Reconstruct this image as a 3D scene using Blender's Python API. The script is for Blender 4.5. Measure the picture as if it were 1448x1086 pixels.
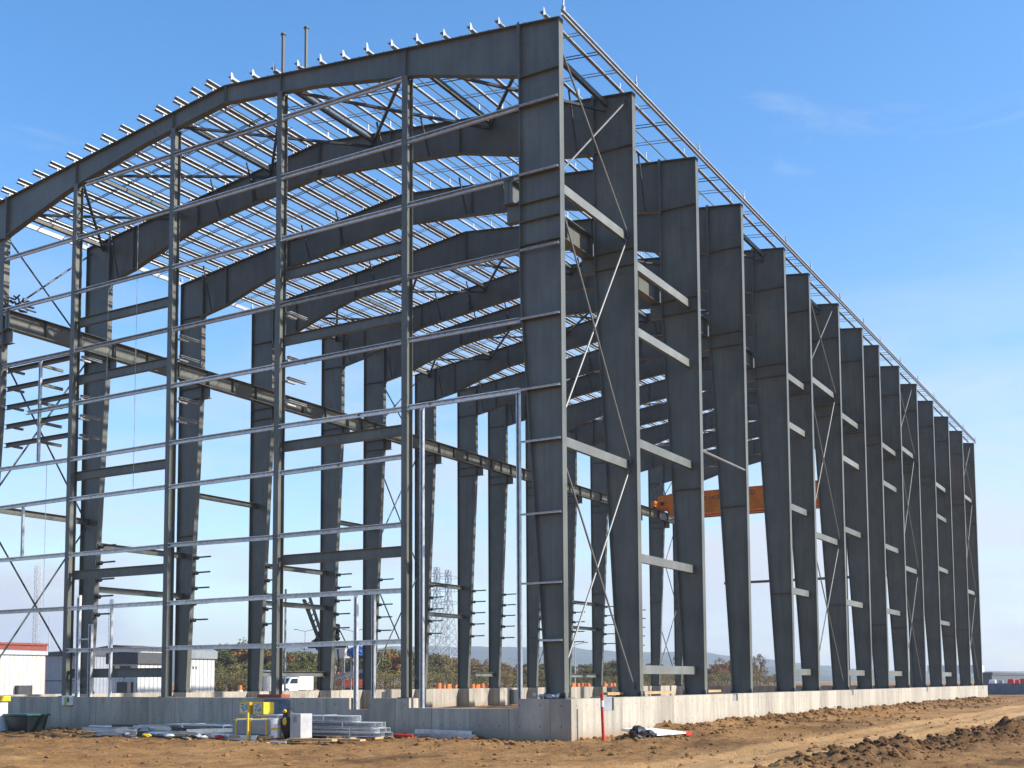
import bpy, math, random
import numpy as np
from mathutils import Vector, Matrix

# ------------------------------------------------------------------ scene, camera, light
for o in list(bpy.data.objects):
    bpy.data.objects.remove(o)
S = bpy.context.scene
COL = S.collection
R = math.radians
rnd = random.Random(11)

CAM = Vector((-26.707, -13.999, 1.517))
YAW, PITCH, ROLL, FPX, PPX, PPY = R(31.1194), R(4.4023), R(-0.248), 1651.59, 699.81, 836.38
FW = Vector((math.cos(YAW)*math.cos(PITCH), math.sin(YAW)*math.cos(PITCH), math.sin(PITCH)))
_rt = Vector((math.sin(YAW), -math.cos(YAW), 0)); _up = _rt.cross(FW)
RT = math.cos(ROLL)*_rt + math.sin(ROLL)*_up
UP = -math.sin(ROLL)*_rt + math.cos(ROLL)*_up
cam_d = bpy.data.cameras.new('camera'); cam = bpy.data.objects.new('camera', cam_d); COL.objects.link(cam)
m3 = Matrix((RT, UP, -FW)).transposed()
cam.matrix_world = Matrix.Translation(CAM) @ m3.to_4x4()
cam_d.sensor_width = 36; cam_d.lens = FPX/1448*36
cam_d.shift_x = (724-PPX)/1448; cam_d.shift_y = (PPY-543)/1448
cam_d.clip_start = .1; cam_d.clip_end = 20000
S.camera = cam

SUN_EL = R(33)
sun_h = Vector((.30, -.954, 0)).normalized()
SUNV = sun_h*math.cos(SUN_EL) + Vector((0, 0, math.sin(SUN_EL)))
w = bpy.data.worlds.new('World'); S.world = w; w.use_nodes = True
nt = w.node_tree; nt.nodes.clear()
def N(t, typ, **kw):
    n = t.nodes.new(typ)
    for k, v in kw.items():
        if k in n.inputs: n.inputs[k].default_value = v
        else: setattr(n, k, v)
    return n
out = N(nt, 'ShaderNodeOutputWorld'); bg = N(nt, 'ShaderNodeBackground', Strength=.12)
sky = N(nt, 'ShaderNodeTexSky', sky_type='NISHITA', sun_disc=False)
sky.sun_elevation = SUN_EL; sky.sun_rotation = math.atan2(sun_h.x, sun_h.y)
sky.altitude = 0; sky.air_density = 1.0; sky.dust_density = .6; sky.ozone_density = 2.5
tc = N(nt, 'ShaderNodeTexCoord')
mp = N(nt, 'ShaderNodeMapping'); mp.inputs['Scale'].default_value = (2.2, 2.2, 7.0); mp.inputs['Rotation'].default_value = (R(18), R(-12), R(30))
nz = N(nt, 'ShaderNodeTexNoise', Scale=1.6, Detail=9.0, Roughness=.62, Distortion=.5)
rp = N(nt, 'ShaderNodeValToRGB'); rp.color_ramp.elements[0].position = .60; rp.color_ramp.elements[1].position = 1.0
rp.color_ramp.elements[1].color = (.8, .8, .8, 1)
mx = N(nt, 'ShaderNodeMix', data_type='RGBA')
mx.inputs[7].default_value = (5.0, 5.2, 5.6, 1)
L = nt.links.new
L(tc.outputs['Generated'], mp.inputs['Vector']); L(mp.outputs[0], nz.inputs['Vector']); L(nz.outputs[0], rp.inputs[0])
hs = N(nt, 'ShaderNodeHueSaturation', Saturation=1.3, Value=1.38)
L(rp.outputs[0], mx.inputs[0]); L(sky.outputs[0], hs.inputs['Color']); 
sz = N(nt, 'ShaderNodeSeparateXYZ'); vr = N(nt, 'ShaderNodeMapRange', interpolation_type='SMOOTHSTEP'); L(tc.outputs['Generated'], sz.inputs[0]); L(sz.outputs[2], vr.inputs[0])
vr.inputs[1].default_value = .42; vr.inputs[2].default_value = -.02; vr.inputs[3].default_value = 0; vr.inputs[4].default_value = 1
m2 = N(nt, 'ShaderNodeMapping'); m2.inputs['Scale'].default_value = (1.5, 1.5, 5.5); m2.inputs['Rotation'].default_value = (R(8), R(6), 0)
n2 = N(nt, 'ShaderNodeTexNoise', Scale=2.4, Detail=8.0, Roughness=.55, Distortion=.3); L(tc.outputs['Generated'], m2.inputs[0]); L(m2.outputs[0], n2.inputs[0])
nr = N(nt, 'ShaderNodeMapRange'); L(n2.outputs[0], nr.inputs[0]); nr.inputs[1].default_value = .42; nr.inputs[2].default_value = .62; nr.inputs[3].default_value = .22; nr.inputs[4].default_value = 1.25
vm = N(nt, 'ShaderNodeMath', operation='MULTIPLY', use_clamp=True); L(vr.outputs[0], vm.inputs[0]); L(nr.outputs[0], vm.inputs[1])
veil = N(nt, 'ShaderNodeMix', data_type='RGBA'); veil.inputs[7].default_value = (4.2, 4.42, 4.85, 1); L(vm.outputs[0], veil.inputs[0]); L(hs.outputs[0], veil.inputs[6])
L(veil.outputs[2], mx.inputs[6]); L(mx.outputs[2], bg.inputs['Color']); L(bg.outputs[0], out.inputs[0])

sl = bpy.data.lights.new('sun', 'SUN'); sl.energy = 5.0; sl.angle = R(.53); sl.color = (1, .94, .84)
so = bpy.data.objects.new('sun', sl); COL.objects.link(so)
so.rotation_euler = SUNV.to_track_quat('Z', 'Y').to_euler()
S.render.engine = 'CYCLES'
S.view_settings.view_transform = 'Standard'; S.view_settings.look = 'None'
S.view_settings.exposure = .7; S.view_settings.gamma = 1
S.cycles.max_bounces = 6

# ------------------------------------------------------------------ helpers
class MB:
    def __init__(s): s.v = []; s.f = []; s.sm = False
    def hexa(s, p):                       # 8 corners: bottom loop 0-3, top loop 4-7
        n = len(s.v); s.v += [tuple(q) for q in p]
        s.f += [tuple(n+i for i in f) for f in ((3,2,1,0),(4,5,6,7),(0,1,5,4),(1,2,6,5),(2,3,7,6),(3,0,4,7))]
        return s
    def box(s, x0, x1, y0, y1, z0, z1):
        return s.hexa([(x0,y0,z0),(x1,y0,z0),(x1,y1,z0),(x0,y1,z0),(x0,y0,z1),(x1,y0,z1),(x1,y1,z1),(x0,y1,z1)])
    def bar(s, p, q, w, h, up=(0,0,1), ou=0., ow=0.):   # rectangular bar p->q; ou/ow offset along up / side
        p = Vector(p); q = Vector(q); d = (q-p).normalized(); up = Vector(up)
        sd = d.cross(up)
        if sd.length < 1e-4: sd = d.cross(Vector((1,0,0)))
        sd.normalize(); u = sd.cross(d)
        o = u*ou + sd*ow
        c = [(-1,-1),(1,-1),(1,1),(-1,1)]
        return s.hexa([p+o+sd*(a*w/2)+u*(b*h/2) for a, b in c] + [q+o+sd*(a*w/2)+u*(b*h/2) for a, b in c])
    def ibeam(s, p, q, h, wd, tw=.01, tf=.014, up=(0,0,1)):
        s.bar(p, q, tw, h-2*tf, up)
        s.bar(p, q, wd, tf, up, ou=(h-tf)/2); s.bar(p, q, wd, tf, up, ou=-(h-tf)/2); return s
    def channel(s, p, q, h, wd, t=.01, up=(0,0,1), side=1, zed=False, lip=0):
        s.bar(p, q, t, h, up)
        s.bar(p, q, wd, t, up, ou=(h-t)/2, ow=side*(wd/2+t/2)); s.bar(p, q, wd, t, up, ou=-(h-t)/2, ow=(-side if zed else side)*(wd/2+t/2))
        if lip:
            s.bar(p, q, t, lip, up, ou=h/2-t-lip/2, ow=side*wd); s.bar(p, q, t, lip, up, ou=-(h/2-t-lip/2), ow=(-side if zed else side)*wd)
        return s
    def tube(s, p, q, r, n=8, r2=None, cap=True):
        p = Vector(p); q = Vector(q); d = (q-p).normalized(); r2 = r if r2 is None else r2
        a = d.orthogonal().normalized(); b = d.cross(a); k = len(s.v)
        for c, rr in ((p, r), (q, r2)):
            for i in range(n):
                t = 2*math.pi*i/n; s.v.append(tuple(c+a*(math.cos(t)*rr)+b*(math.sin(t)*rr)))
        for i in range(n):
            j = (i+1) % n; s.f.append((k+i, k+j, k+n+j, k+n+i))
        if cap: s.f.append(tuple(k+i for i in reversed(range(n)))); s.f.append(tuple(k+n+i for i in range(n)))
        return s
    def path(s, pts, r, n=6):
        for a, b in zip(pts[:-1], pts[1:]): s.tube(a, b, r, n)
        return s
    def prism(s, poly, a, b):             # polygon list of 3d pts, swept from +a to +b (vectors)
        a = Vector(a); b = Vector(b); n = len(poly); k = len(s.v)
        s.v += [tuple(Vector(p)+a) for p in poly] + [tuple(Vector(p)+b) for p in poly]
        s.f.append(tuple(k+i for i in range(n))); s.f.append(tuple(k+n+i for i in reversed(range(n))))
        for i in range(n):
            j = (i+1) % n; s.f.append((k+j, k+i, k+n+i, k+n+j))
        return s
    def blob(s, c, r, rg, sub=1, jag=.25, flat=1.):
        ico = ICO[sub]; k = len(s.v); sx, sy, sz = r if hasattr(r, '__len__') else (r, r, r*flat)
        for p in ico[0]:
            j = 1+rg.uniform(-jag, jag); s.v.append((c[0]+p[0]*sx*j, c[1]+p[1]*sy*j, c[2]+p[2]*sz*j))
        s.f += [tuple(k+i for i in f) for f in ico[1]]; return s
    def build(s, name, m, parent=None, label=None, smooth=False, bevel=0, fix=True, recalc=True):
        v = np.array(s.v, float); lo = v.min(0); hi = v.max(0)
        org = Vector(((lo[0]+hi[0])/2, (lo[1]+hi[1])/2, lo[2]))
        me = bpy.data.meshes.new(name); me.from_pydata([tuple(q) for q in (v-np.array(org))], [], s.f)
        if recalc:
            import bmesh
            bm = bmesh.new(); bm.from_mesh(me); bmesh.ops.recalc_face_normals(bm, faces=bm.faces); bm.to_mesh(me); bm.free()
        me.materials.append(m)
        if smooth: me.polygons.foreach_set('use_smooth', [True]*len(me.polygons))
        o = bpy.data.objects.new(name, me); COL.objects.link(o)
        WO[o.name] = org
        if parent is not None: o.parent = parent; o.location = org - WO[parent.name]
        else: o.location = org
        if bevel:
            b = o.modifiers.new('bevel', 'BEVEL'); b.width = bevel; b.segments = 2; b.limit_method = 'ANGLE'
        if label: o['label'] = label
        return o
WO = {}
def _ico():
    t = (1+5**.5)/2
    v = [(-1,t,0),(1,t,0),(-1,-t,0),(1,-t,0),(0,-1,t),(0,1,t),(0,-1,-t),(0,1,-t),(t,0,-1),(t,0,1),(-t,0,-1),(-t,0,1)]
    v = [tuple(Vector(p).normalized()) for p in v]
    f = [(0,11,5),(0,5,1),(0,1,7),(0,7,10),(0,10,11),(1,5,9),(5,11,4),(11,10,2),(10,7,6),(7,1,8),(3,9,4),(3,4,2),(3,2,6),(3,6,8),(3,8,9),(4,9,5),(2,4,11),(6,2,10),(8,6,7),(9,8,1)]
    r = [(v, f)]
    for _ in range(2):
        v = list(r[-1][0]); f2 = []; c = {}
        def mid(a, b):
            k = (min(a,b), max(a,b))
            if k not in c: c[k] = len(v); v.append(tuple(((Vector(v[a])+Vector(v[b]))/2).normalized()))
            return c[k]
        for a, b, d in r[-1][1]:
            x, y, z = mid(a,b), mid(b,d), mid(d,a); f2 += [(a,x,z),(x,b,y),(z,y,d),(x,y,z)]
        r.append((v, f2))
    return r
ICO = _ico()
def empty(name, loc, label, cat, group=None):
    o = bpy.data.objects.new(name, None); COL.objects.link(o); o.location = loc; WO[o.name] = Vector(loc)
    o.empty_display_size = .3
    return tag(o, label, cat, group)
def tag(o, label=None, cat=None, group=None, kind=None):
    if label: o['label'] = label
    if cat: o['category'] = cat
    if group: o['group'] = group
    if kind: o['kind'] = kind
    return o
KIDS = {}
def copy_tree(o, loc, rz=0, sc=1, label=None):
    c = o.copy(); COL.objects.link(c); c.location = loc; c.rotation_euler = (0, 0, rz); c.scale = (sc, sc, sc)
    if label: c['label'] = label
    def rec(a, b):
        for ch in a.children:
            d = ch.copy(); COL.objects.link(d); d.parent = b; rec(ch, d)
    rec(o, c); return c

# ------------------------------------------------------------------ materials
def mat(name, col, rough=.6, metal=0., var=.12, scale=3., bump=0., bscale=20., col2=None, spec=.5, stretch=None):
    m = bpy.data.materials.new(name); m.use_nodes = True; t = m.node_tree; b = t.nodes['Principled BSDF']
    b.inputs['Roughness'].default_value = rough; b.inputs['Metallic'].default_value = metal
    b.inputs['Specular IOR Level'].default_value = spec
    tc = N(t, 'ShaderNodeTexCoord'); mp = N(t, 'ShaderNodeMapping'); n = N(t, 'ShaderNodeTexNoise', Scale=scale, Detail=6., Roughness=.6)
    if stretch: mp.inputs['Scale'].default_value = stretch
    r = N(t, 'ShaderNodeValToRGB')
    c2 = col2 or tuple(c*(1-2*var) for c in col)
    r.color_ramp.elements[0].color = (*c2, 1); r.color_ramp.elements[1].color = (*[min(1, c*(1+var)) for c in col], 1)
    r.color_ramp.elements[0].position = .3; r.color_ramp.elements[1].position = .68
    t.links.new(tc.outputs['Object'], mp.inputs[0]); t.links.new(mp.outputs[0], n.inputs[0]); t.links.new(n.outputs[0], r.inputs[0]); t.links.new(r.outputs[0], b.inputs['Base Color'])
    if bump:
        n2 = N(t, 'ShaderNodeTexNoise', Scale=bscale, Detail=5.); bp = N(t, 'ShaderNodeBump', Strength=bump, Distance=.02)
        t.links.new(tc.outputs['Object'], n2.inputs[0]); t.links.new(n2.outputs[0], bp.inputs['Height']); t.links.new(bp.outputs[0], b.inputs['Normal'])
    return m
STEEL = mat('frame_paint', (.110, .115, .100), .46, var=.16, scale=.55, bump=.05, bscale=6)
# scuffs and rust spots on the painted webs
def add_scuffs(m):
    t = m.node_tree; b = t.nodes['Principled BSDF']; src = b.inputs['Base Color'].links[0].from_socket
    tc = N(t, 'ShaderNodeTexCoord'); n = N(t, 'ShaderNodeTexNoise', Scale=2.3, Detail=3., Roughness=.45)
    r = N(t, 'ShaderNodeValToRGB'); r.color_ramp.elements[0].position = .69; r.color_ramp.elements[1].position = .76
    r.color_ramp.elements[1].color = (.6, .6, .6, 1)
    mx = N(t, 'ShaderNodeMix', data_type='RGBA'); mx.inputs[7].default_value = (.05, .045, .04, 1)
    t.links.new(tc.outputs['Object'], n.inputs[0]); t.links.new(n.outputs[0], r.inputs[0]); t.links.new(r.outputs[0], mx.inputs[0])
    t.links.new(src, mx.inputs[6]); t.links.new(mx.outputs[2], b.inputs['Base Color'])
add_scuffs(STEEL)
def add_runs(m):
    t = m.node_tree; b = t.nodes['Principled BSDF']; src = b.inputs['Base Color'].links[0].from_socket; K = t.links.new
    g = N(t, 'ShaderNodeNewGeometry'); mp = N(t, 'ShaderNodeMapping'); mp.inputs['Scale'].default_value = (5, 5, .35); K(g.outputs['Position'], mp.inputs[0])
    n = N(t, 'ShaderNodeTexNoise', Scale=1.3, Detail=6., Roughness=.65); K(mp.outputs[0], n.inputs[0])
    r = N(t, 'ShaderNodeMapRange'); K(n.outputs[0], r.inputs[0]); r.inputs[1].default_value = .35; r.inputs[2].default_value = .7; r.inputs[3].default_value = .86; r.inputs[4].default_value = 1.14
    m1 = N(t, 'ShaderNodeMix', data_type='RGBA', blend_type='MULTIPLY'); m1.inputs[0].default_value = 1; K(src, m1.inputs[6]); K(r.outputs[0], m1.inputs[7])
    n2 = N(t, 'ShaderNodeTexNoise', Scale=.9, Detail=8., Roughness=.7); K(g.outputs['Position'], n2.inputs[0])
    r2 = N(t, 'ShaderNodeMapRange'); K(n2.outputs[0], r2.inputs[0]); r2.inputs[1].default_value = .58; r2.inputs[2].default_value = .72; r2.inputs[4].default_value = .22
    m2 = N(t, 'ShaderNodeMix', data_type='RGBA'); K(r2.outputs[0], m2.inputs[0]); K(m1.outputs[2], m2.inputs[6]); m2.inputs[7].default_value = (.16, .155, .135, 1)
    mp3 = N(t, 'ShaderNodeMapping'); mp3.inputs['Scale'].default_value = (9, 9, .6); K(g.outputs['Position'], mp3.inputs[0]); n3 = N(t, 'ShaderNodeTexNoise', Scale=1.1, Detail=4.); K(mp3.outputs[0], n3.inputs[0])
    r3 = N(t, 'ShaderNodeMapRange'); K(n3.outputs[0], r3.inputs[0]); r3.inputs[1].default_value = .70; r3.inputs[2].default_value = .78; r3.inputs[4].default_value = .5
    m3_ = N(t, 'ShaderNodeMix', data_type='RGBA'); K(r3.outputs[0], m3_.inputs[0]); K(m2.outputs[2], m3_.inputs[6]); m3_.inputs[7].default_value = (.10, .065, .04, 1)
    K(m3_.outputs[2], b.inputs['Base Color'])
add_runs(STEEL)
PRIMER = mat('primer_grey', (.155, .163, .152), .5, var=.12, scale=2)
RODM = mat('rod_grey', (.15, .155, .15), .45, var=.1)
GALVB = mat('bright_galvanised', (.66, .69, .72), .35, metal=.25, var=.16, scale=9)
GALV = mat('galvanised', (.58, .60, .62), .38, metal=.55, var=.14, scale=7, bump=.05)
PURL = mat('galvanised_purlin', (.44, .46, .48), .42, metal=.5, var=.16, scale=5)
GALVD = mat('galvanised_dull', (.42, .44, .46), .5, metal=.4, var=.2, scale=5)
def vary(m):
    t = m.node_tree; b = t.nodes['Principled BSDF']; src = b.inputs['Base Color'].links[0].from_socket; oi = N(t, 'ShaderNodeObjectInfo'); r = N(t, 'ShaderNodeMapRange')
    t.links.new(oi.outputs['Random'], r.inputs[0]); r.inputs[3].default_value = .72; r.inputs[4].default_value = 1.18
    mx = N(t, 'ShaderNodeMix', data_type='RGBA', blend_type='MULTIPLY'); mx.inputs[0].default_value = 1; t.links.new(src, mx.inputs[6]); t.links.new(r.outputs[0], mx.inputs[7]); t.links.new(mx.outputs[2], b.inputs['Base Color'])
for m_ in (GALV, GALVD, GALVB, PURL, PRIMER): vary(m_)
DARKS = mat('dark_steel', (.045, .05, .055), .5, var=.2)
CONC_D = (.44, .395, .32)
def concrete():
    m = bpy.data.materials.new('concrete'); m.use_nodes = True; t = m.node_tree; b = t.nodes['Principled BSDF']; b.inputs['Roughness'].default_value = .85
    K = t.links.new
    g = N(t, 'ShaderNodeNewGeometry'); sp = N(t, 'ShaderNodeSeparateXYZ'); K(g.outputs['Position'], sp.inputs[0])
    ad = N(t, 'ShaderNodeMath', operation='ADD'); K(sp.outputs[0], ad.inputs[0]); K(sp.outputs[1], ad.inputs[1])
    def tone(scl, w, sc):                   # per-panel tone and vertical streaks
        v = N(t, 'ShaderNodeMath', operation='MULTIPLY'); K(ad.outputs[0], v.inputs[0]); v.inputs[1].default_value = scl
        fl = N(t, 'ShaderNodeMath', operation='FLOOR'); K(v.outputs[0], fl.inputs[0])
        wn = N(t, 'ShaderNodeTexWhiteNoise', noise_dimensions='1D'); K(fl.outputs[0], wn.inputs['W'])
        fr = N(t, 'ShaderNodeMath', operation='FRACT'); K(v.outputs[0], fr.inputs[0])
        gp = N(t, 'ShaderNodeMath', operation='LESS_THAN'); K(fr.outputs[0], gp.inputs[0]); gp.inputs[1].default_value = .02
        return wn.outputs[0], gp.outputs[0]
    w1, j1 = tone(.82, 0, 0)
    mp = N(t, 'ShaderNodeMapping'); mp.inputs['Scale'].default_value = (2.2, 2.2, .22); K(g.outputs['Position'], mp.inputs[0])
    n1 = N(t, 'ShaderNodeTexNoise', Scale=1.6, Detail=7., Roughness=.65); K(mp.outputs[0], n1.inputs[0])
    n2 = N(t, 'ShaderNodeTexNoise', Scale=9., Detail=6., Roughness=.7); K(g.outputs['Position'], n2.inputs[0])
    n3 = N(t, 'ShaderNodeTexNoise', Scale=.9, Detail=4.); K(g.outputs['Position'], n3.inputs[0])
    r1 = N(t, 'ShaderNodeValToRGB'); K(n1.outputs[0], r1.inputs[0]); r1.color_ramp.elements[0].position = .28; r1.color_ramp.elements[1].position = .6
    r1.color_ramp.elements[0].color = (.27, .24, .20, 1); r1.color_ramp.elements[1].color = (*CONC_D, 1)
    def mul(a, f, lo, hi):
        mr = N(t, 'ShaderNodeMapRange'); K(f, mr.inputs[0]); mr.inputs[3].default_value = lo; mr.inputs[4].default_value = hi
        m_ = N(t, 'ShaderNodeMix', data_type='RGBA', blend_type='MULTIPLY'); m_.inputs[0].default_value = 1
        K(a, m_.inputs[6]); K(mr.outputs[0], m_.inputs[7]); return m_.outputs[2]
    c = mul(r1.outputs[0], w1, .78, 1.1); c = mul(c, n2.outputs[0], .82, 1.18); c = mul(c, n3.outputs[0], .8, 1.2); c = mul(c, j1, 1., .55)
    v2 = N(t, 'ShaderNodeMath', operation='MULTIPLY'); K(ad.outputs[0], v2.inputs[0]); v2.inputs[1].default_value = 1.64
    fr2 = N(t, 'ShaderNodeMath', operation='FRACT'); K(v2.outputs[0], fr2.inputs[0])
    cb = N(t, 'ShaderNodeCombineXYZ'); sc_ = N(t, 'ShaderNodeMath', operation='MULTIPLY'); K(fr2.outputs[0], sc_.inputs[0]); sc_.inputs[1].default_value = .61; K(sc_.outputs[0], cb.inputs[0])
    zz = N(t, 'ShaderNodeMath', operation='PINGPONG'); zs = N(t, 'ShaderNodeMath', operation='SUBTRACT'); K(sp.outputs[2], zs.inputs[0]); zs.inputs[1].default_value = .08; K(zs.outputs[0], zz.inputs[0]); zz.inputs[1].default_value = .27; K(zz.outputs[0], cb.inputs[1])
    ds = N(t, 'ShaderNodeVectorMath', operation='DISTANCE'); K(cb.outputs[0], ds.inputs[0]); ds.inputs[1].default_value = (.3, .265, 0)
    lt = N(t, 'ShaderNodeMath', operation='LESS_THAN'); K(ds.outputs['Value'], lt.inputs[0]); lt.inputs[1].default_value = .022
    c = mul(c, lt.outputs[0], 1., .5)
    # soil splash above the ground line
    mz = N(t, 'ShaderNodeMapRange'); K(sp.outputs[2], mz.inputs[0]); mz.inputs[1].default_value = .02; mz.inputs[2].default_value = .35; mz.inputs[3].default_value = 1.1; mz.inputs[4].default_value = 0
    mu = N(t, 'ShaderNodeMath', operation='MULTIPLY'); K(mz.outputs[0], mu.inputs[0]); K(n1.outputs[0], mu.inputs[1])
    md = N(t, 'ShaderNodeMix', data_type='RGBA'); K(mu.outputs[0], md.inputs[0]); K(c, md.inputs[6]); md.inputs[7].default_value = (.25, .16, .09, 1)
    K(md.outputs[2], b.inputs['Base Color'])
    bp = N(t, 'ShaderNodeBump', Strength=.15, Distance=.02); K(n2.outputs[0], bp.inputs['Height']); K(bp.outputs[0], b.inputs['Normal'])
    return m
CONC = concrete()
def dirt():
    m = bpy.data.materials.new('dirt'); m.use_nodes = True; t = m.node_tree; b = t.nodes['Principled BSDF']; b.inputs['Roughness'].default_value = .95; b.inputs['Specular IOR Level'].default_value = .15
    K = t.links.new; g = N(t, 'ShaderNodeNewGeometry')
    n1 = N(t, 'ShaderNodeTexNoise', Scale=.35, Detail=8., Roughness=.65); n2 = N(t, 'ShaderNodeTexNoise', Scale=5., Detail=8., Roughness=.7); n3 = N(t, 'ShaderNodeTexNoise', Scale=28., Detail=4., Roughness=.7)
    for n in (n1, n2, n3): K(g.outputs['Position'], n.inputs[0])
    r = N(t, 'ShaderNodeValToRGB'); K(n1.outputs[0], r.inputs[0]); r.color_ramp.elements[0].position = .35; r.color_ramp.elements[1].position = .65
    r.color_ramp.elements[0].color = (.28, .143, .052, 1); r.color_ramp.elements[1].color = (.42, .24, .098, 1)
    at = N(t, 'ShaderNodeAttribute', attribute_name='moist_shade')
    mm = N(t, 'ShaderNodeMix', data_type='RGBA'); K(at.outputs['Fac'], mm.inputs[0]); K(r.outputs[0], mm.inputs[6]); mm.inputs[7].default_value = (.115, .060, .027, 1)  # dark brown for damp soil and for shade painted on the berm
    def mul(a, f, lo, hi):
        mr = N(t, 'ShaderNodeMapRange'); K(f, mr.inputs[0]); mr.inputs[1].default_value = .3; mr.inputs[2].default_value = .7; mr.inputs[3].default_value = lo; mr.inputs[4].default_value = hi
        m_ = N(t, 'ShaderNodeMix', data_type='RGBA', blend_type='MULTIPLY'); m_.inputs[0].default_value = 1
        K(a, m_.inputs[6]); K(mr.outputs[0], m_.inputs[7]); return m_.outputs[2]
    ap = N(t, 'ShaderNodeAttribute', attribute_name='packed'); pm = N(t, 'ShaderNodeMix', data_type='RGBA'); K(ap.outputs['Fac'], pm.inputs[0]); K(mm.outputs[2], pm.inputs[6]); pm.inputs[7].default_value = (.47, .295, .14, 1)
    c = mul(pm.outputs[2], n2.outputs[0], .7, 1.22); c = mul(c, n3.outputs[0], .8, 1.2)
    K(c, b.inputs['Base Color'])
    ad = N(t, 'ShaderNodeMath', operation='ADD'); K(n2.outputs[0], ad.inputs[0]); K(n3.outputs[0], ad.inputs[1])
    bp = N(t, 'ShaderNodeBump', Strength=.9, Distance=.06); K(ad.outputs[0], bp.inputs['Height']); K(bp.outputs[0], b.inputs['Normal'])
    return m
DIRT = dirt()
def corrugated(name, col, period=.25, vert=True):
    m = mat(name, col, .5, var=.06, scale=1.5); t = m.node_tree; b = t.nodes['Principled BSDF']
    g = N(t, 'ShaderNodeNewGeometry'); sp = N(t, 'ShaderNodeSeparateXYZ'); ad = N(t, 'ShaderNodeMath', operation='ADD'); K = t.links.new
    K(g.outputs['Position'], sp.inputs[0]); K(sp.outputs[0], ad.inputs[0]); K(sp.outputs[1], ad.inputs[1])
    mu = N(t, 'ShaderNodeMath', operation='MULTIPLY'); mu.inputs[1].default_value = 2*math.pi/period; K(ad.outputs[0], mu.inputs[0])
    sn = N(t, 'ShaderNodeMath', operation='SINE'); K(mu.outputs[0], sn.inputs[0])
    bp = N(t, 'ShaderNodeBump', Strength=1., Distance=.06); K(sn.outputs[0], bp.inputs['Height']); K(bp.outputs[0], b.inputs['Normal'])
    return m
ORANGE = mat('crane_orange', (.78, .24, .015), .45, var=.15, scale=1.2)
BLACK = mat('black_rubber', (.012, .012, .013), .6)
WHITE = mat('white_paint', (.74, .74, .72), .45, var=.06)
YELLOW = mat('yellow_paint', (.70, .44, .02), .5, var=.08)
RED = mat('red_paint', (.55, .03, .02), .5, var=.08)
BLUE = mat('blue_tarp', (.03, .13, .45), .5, var=.15)
GREYP = mat('grey_plastic', (.24, .26, .28), .5, var=.1)
GREEN = mat('green_plastic', (.008, .06, .045), .4, var=.15)
DGREEN = mat('dark_green_plastic', (.004, .012, .014), .4, var=.15)
WOOD = mat('timber', (.46, .30, .14), .75, var=.15, scale=3, stretch=(1, 8, 8))
GLASS = mat('dark_glass', (.015, .02, .025), .1)
LIME = mat('lime_print', (.35, .5, .05), .5)
POLY = mat('pale_plastic', (.52, .60, .66), .35, var=.06)
CARDG = mat('grey_card', (.42, .42, .42), .6, var=.12)
OFFW = mat('off_white_sheet', (.62, .62, .60), .5, var=.1)

# ------------------------------------------------------------------ measures
F = 1.06; ZT = 19.27; W = 24.32; RISE = 1.45
X = [0, 4.7, 9.86, 14.43, 19.65, 23.21, 28.03, 32.55, 36.13, 40.98, 45.72, 50.73, 56.01, 61.39, 66.44]
YP = [5.03, 9.8, 14.45, 19.24]
def ztop(y): return ZT + RISE*min(y, W-y)/(W/2)
def lerp_tab(tab, x):
    for (a, b), (c, d) in zip(tab[:-1], tab[1:]):
        if x <= c: return b+(d-b)*(x-a)/(c-a)
    return tab[-1][1]
def solve(px, py=None, d=None, z=None):    # survey helper: the point seen at a pixel, at a forward distance d or height z
    r = FW + RT*((px-PPX)/FPX) - UP*((py-PPY)/FPX)
    k = d if d is not None else (z-CAM.z)/r.z
    return CAM + r*k
def site(px, d):                           # ground point at forward distance d under pixel column px
    r = FW + RT*((px-PPX)/FPX); r = Vector((r.x, r.y, 0))
    f2 = Vector((FW.x, FW.y, 0)).normalized()
    p = CAM + r*(d/r.dot(f2)); return Vector((p.x, p.y, 0))
def height(px, py, d):
    return CAM.z + (959.2+(1700-px)*.00433 - py)/FPX*d
ordn = ['first', 'second', 'third', 'fourth', 'fifth', 'sixth', 'seventh', 'eighth', 'ninth', 'tenth', 'eleventh', 'twelfth', 'thirteenth', 'fourteenth', 'fifteenth']

# ------------------------------------------------------------------ ground
_tabs = {}
def vnoise(x, y, seed):
    if seed not in _tabs: _tabs[seed] = np.random.RandomState(seed).rand(256, 256)
    T = _tabs[seed]; xi = np.floor(x).astype(int); yi = np.floor(y).astype(int); fx = x-xi; fy = y-yi
    fx = fx*fx*(3-2*fx); fy = fy*fy*(3-2*fy); a = xi & 255; b = yi & 255; a1 = (a+1) & 255; b1 = (b+1) & 255
    return (T[a,b]*(1-fx)+T[a1,b]*fx)*(1-fy)+(T[a,b1]*(1-fx)+T[a1,b1]*fx)*fy
def smooth(a, b, x):
    t = np.clip((x-a)/(b-a), 0, 1); return t*t*(3-2*t)
def seg_dist(x, y, pts):
    best = np.full(x.shape, 1e9); par = np.zeros(x.shape); acc = 0.
    for (x0, y0), (x1, y1) in zip(pts[:-1], pts[1:]):
        L2 = math.hypot(x1-x0, y1-y0); t = np.clip(((x-x0)*(x1-x0)+(y-y0)*(y1-y0))/L2**2, 0, 1)
        d = np.hypot(x-(x0+t*(x1-x0)), y-(y0+t*(y1-y0))); k = d < best
        best = np.where(k, d, best); par = np.where(k, acc+t*L2, par); acc += L2
    return best, par
BERM = [(-9, -8.2), (-4, -8.6), (1, -9.1), (6, -9.9), (12, -10.9), (24, -12.2), (45, -13)]
SPOIL = [(14, -8.2), (24, -8.6), (38, -8.5), (60, -8)]
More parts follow.
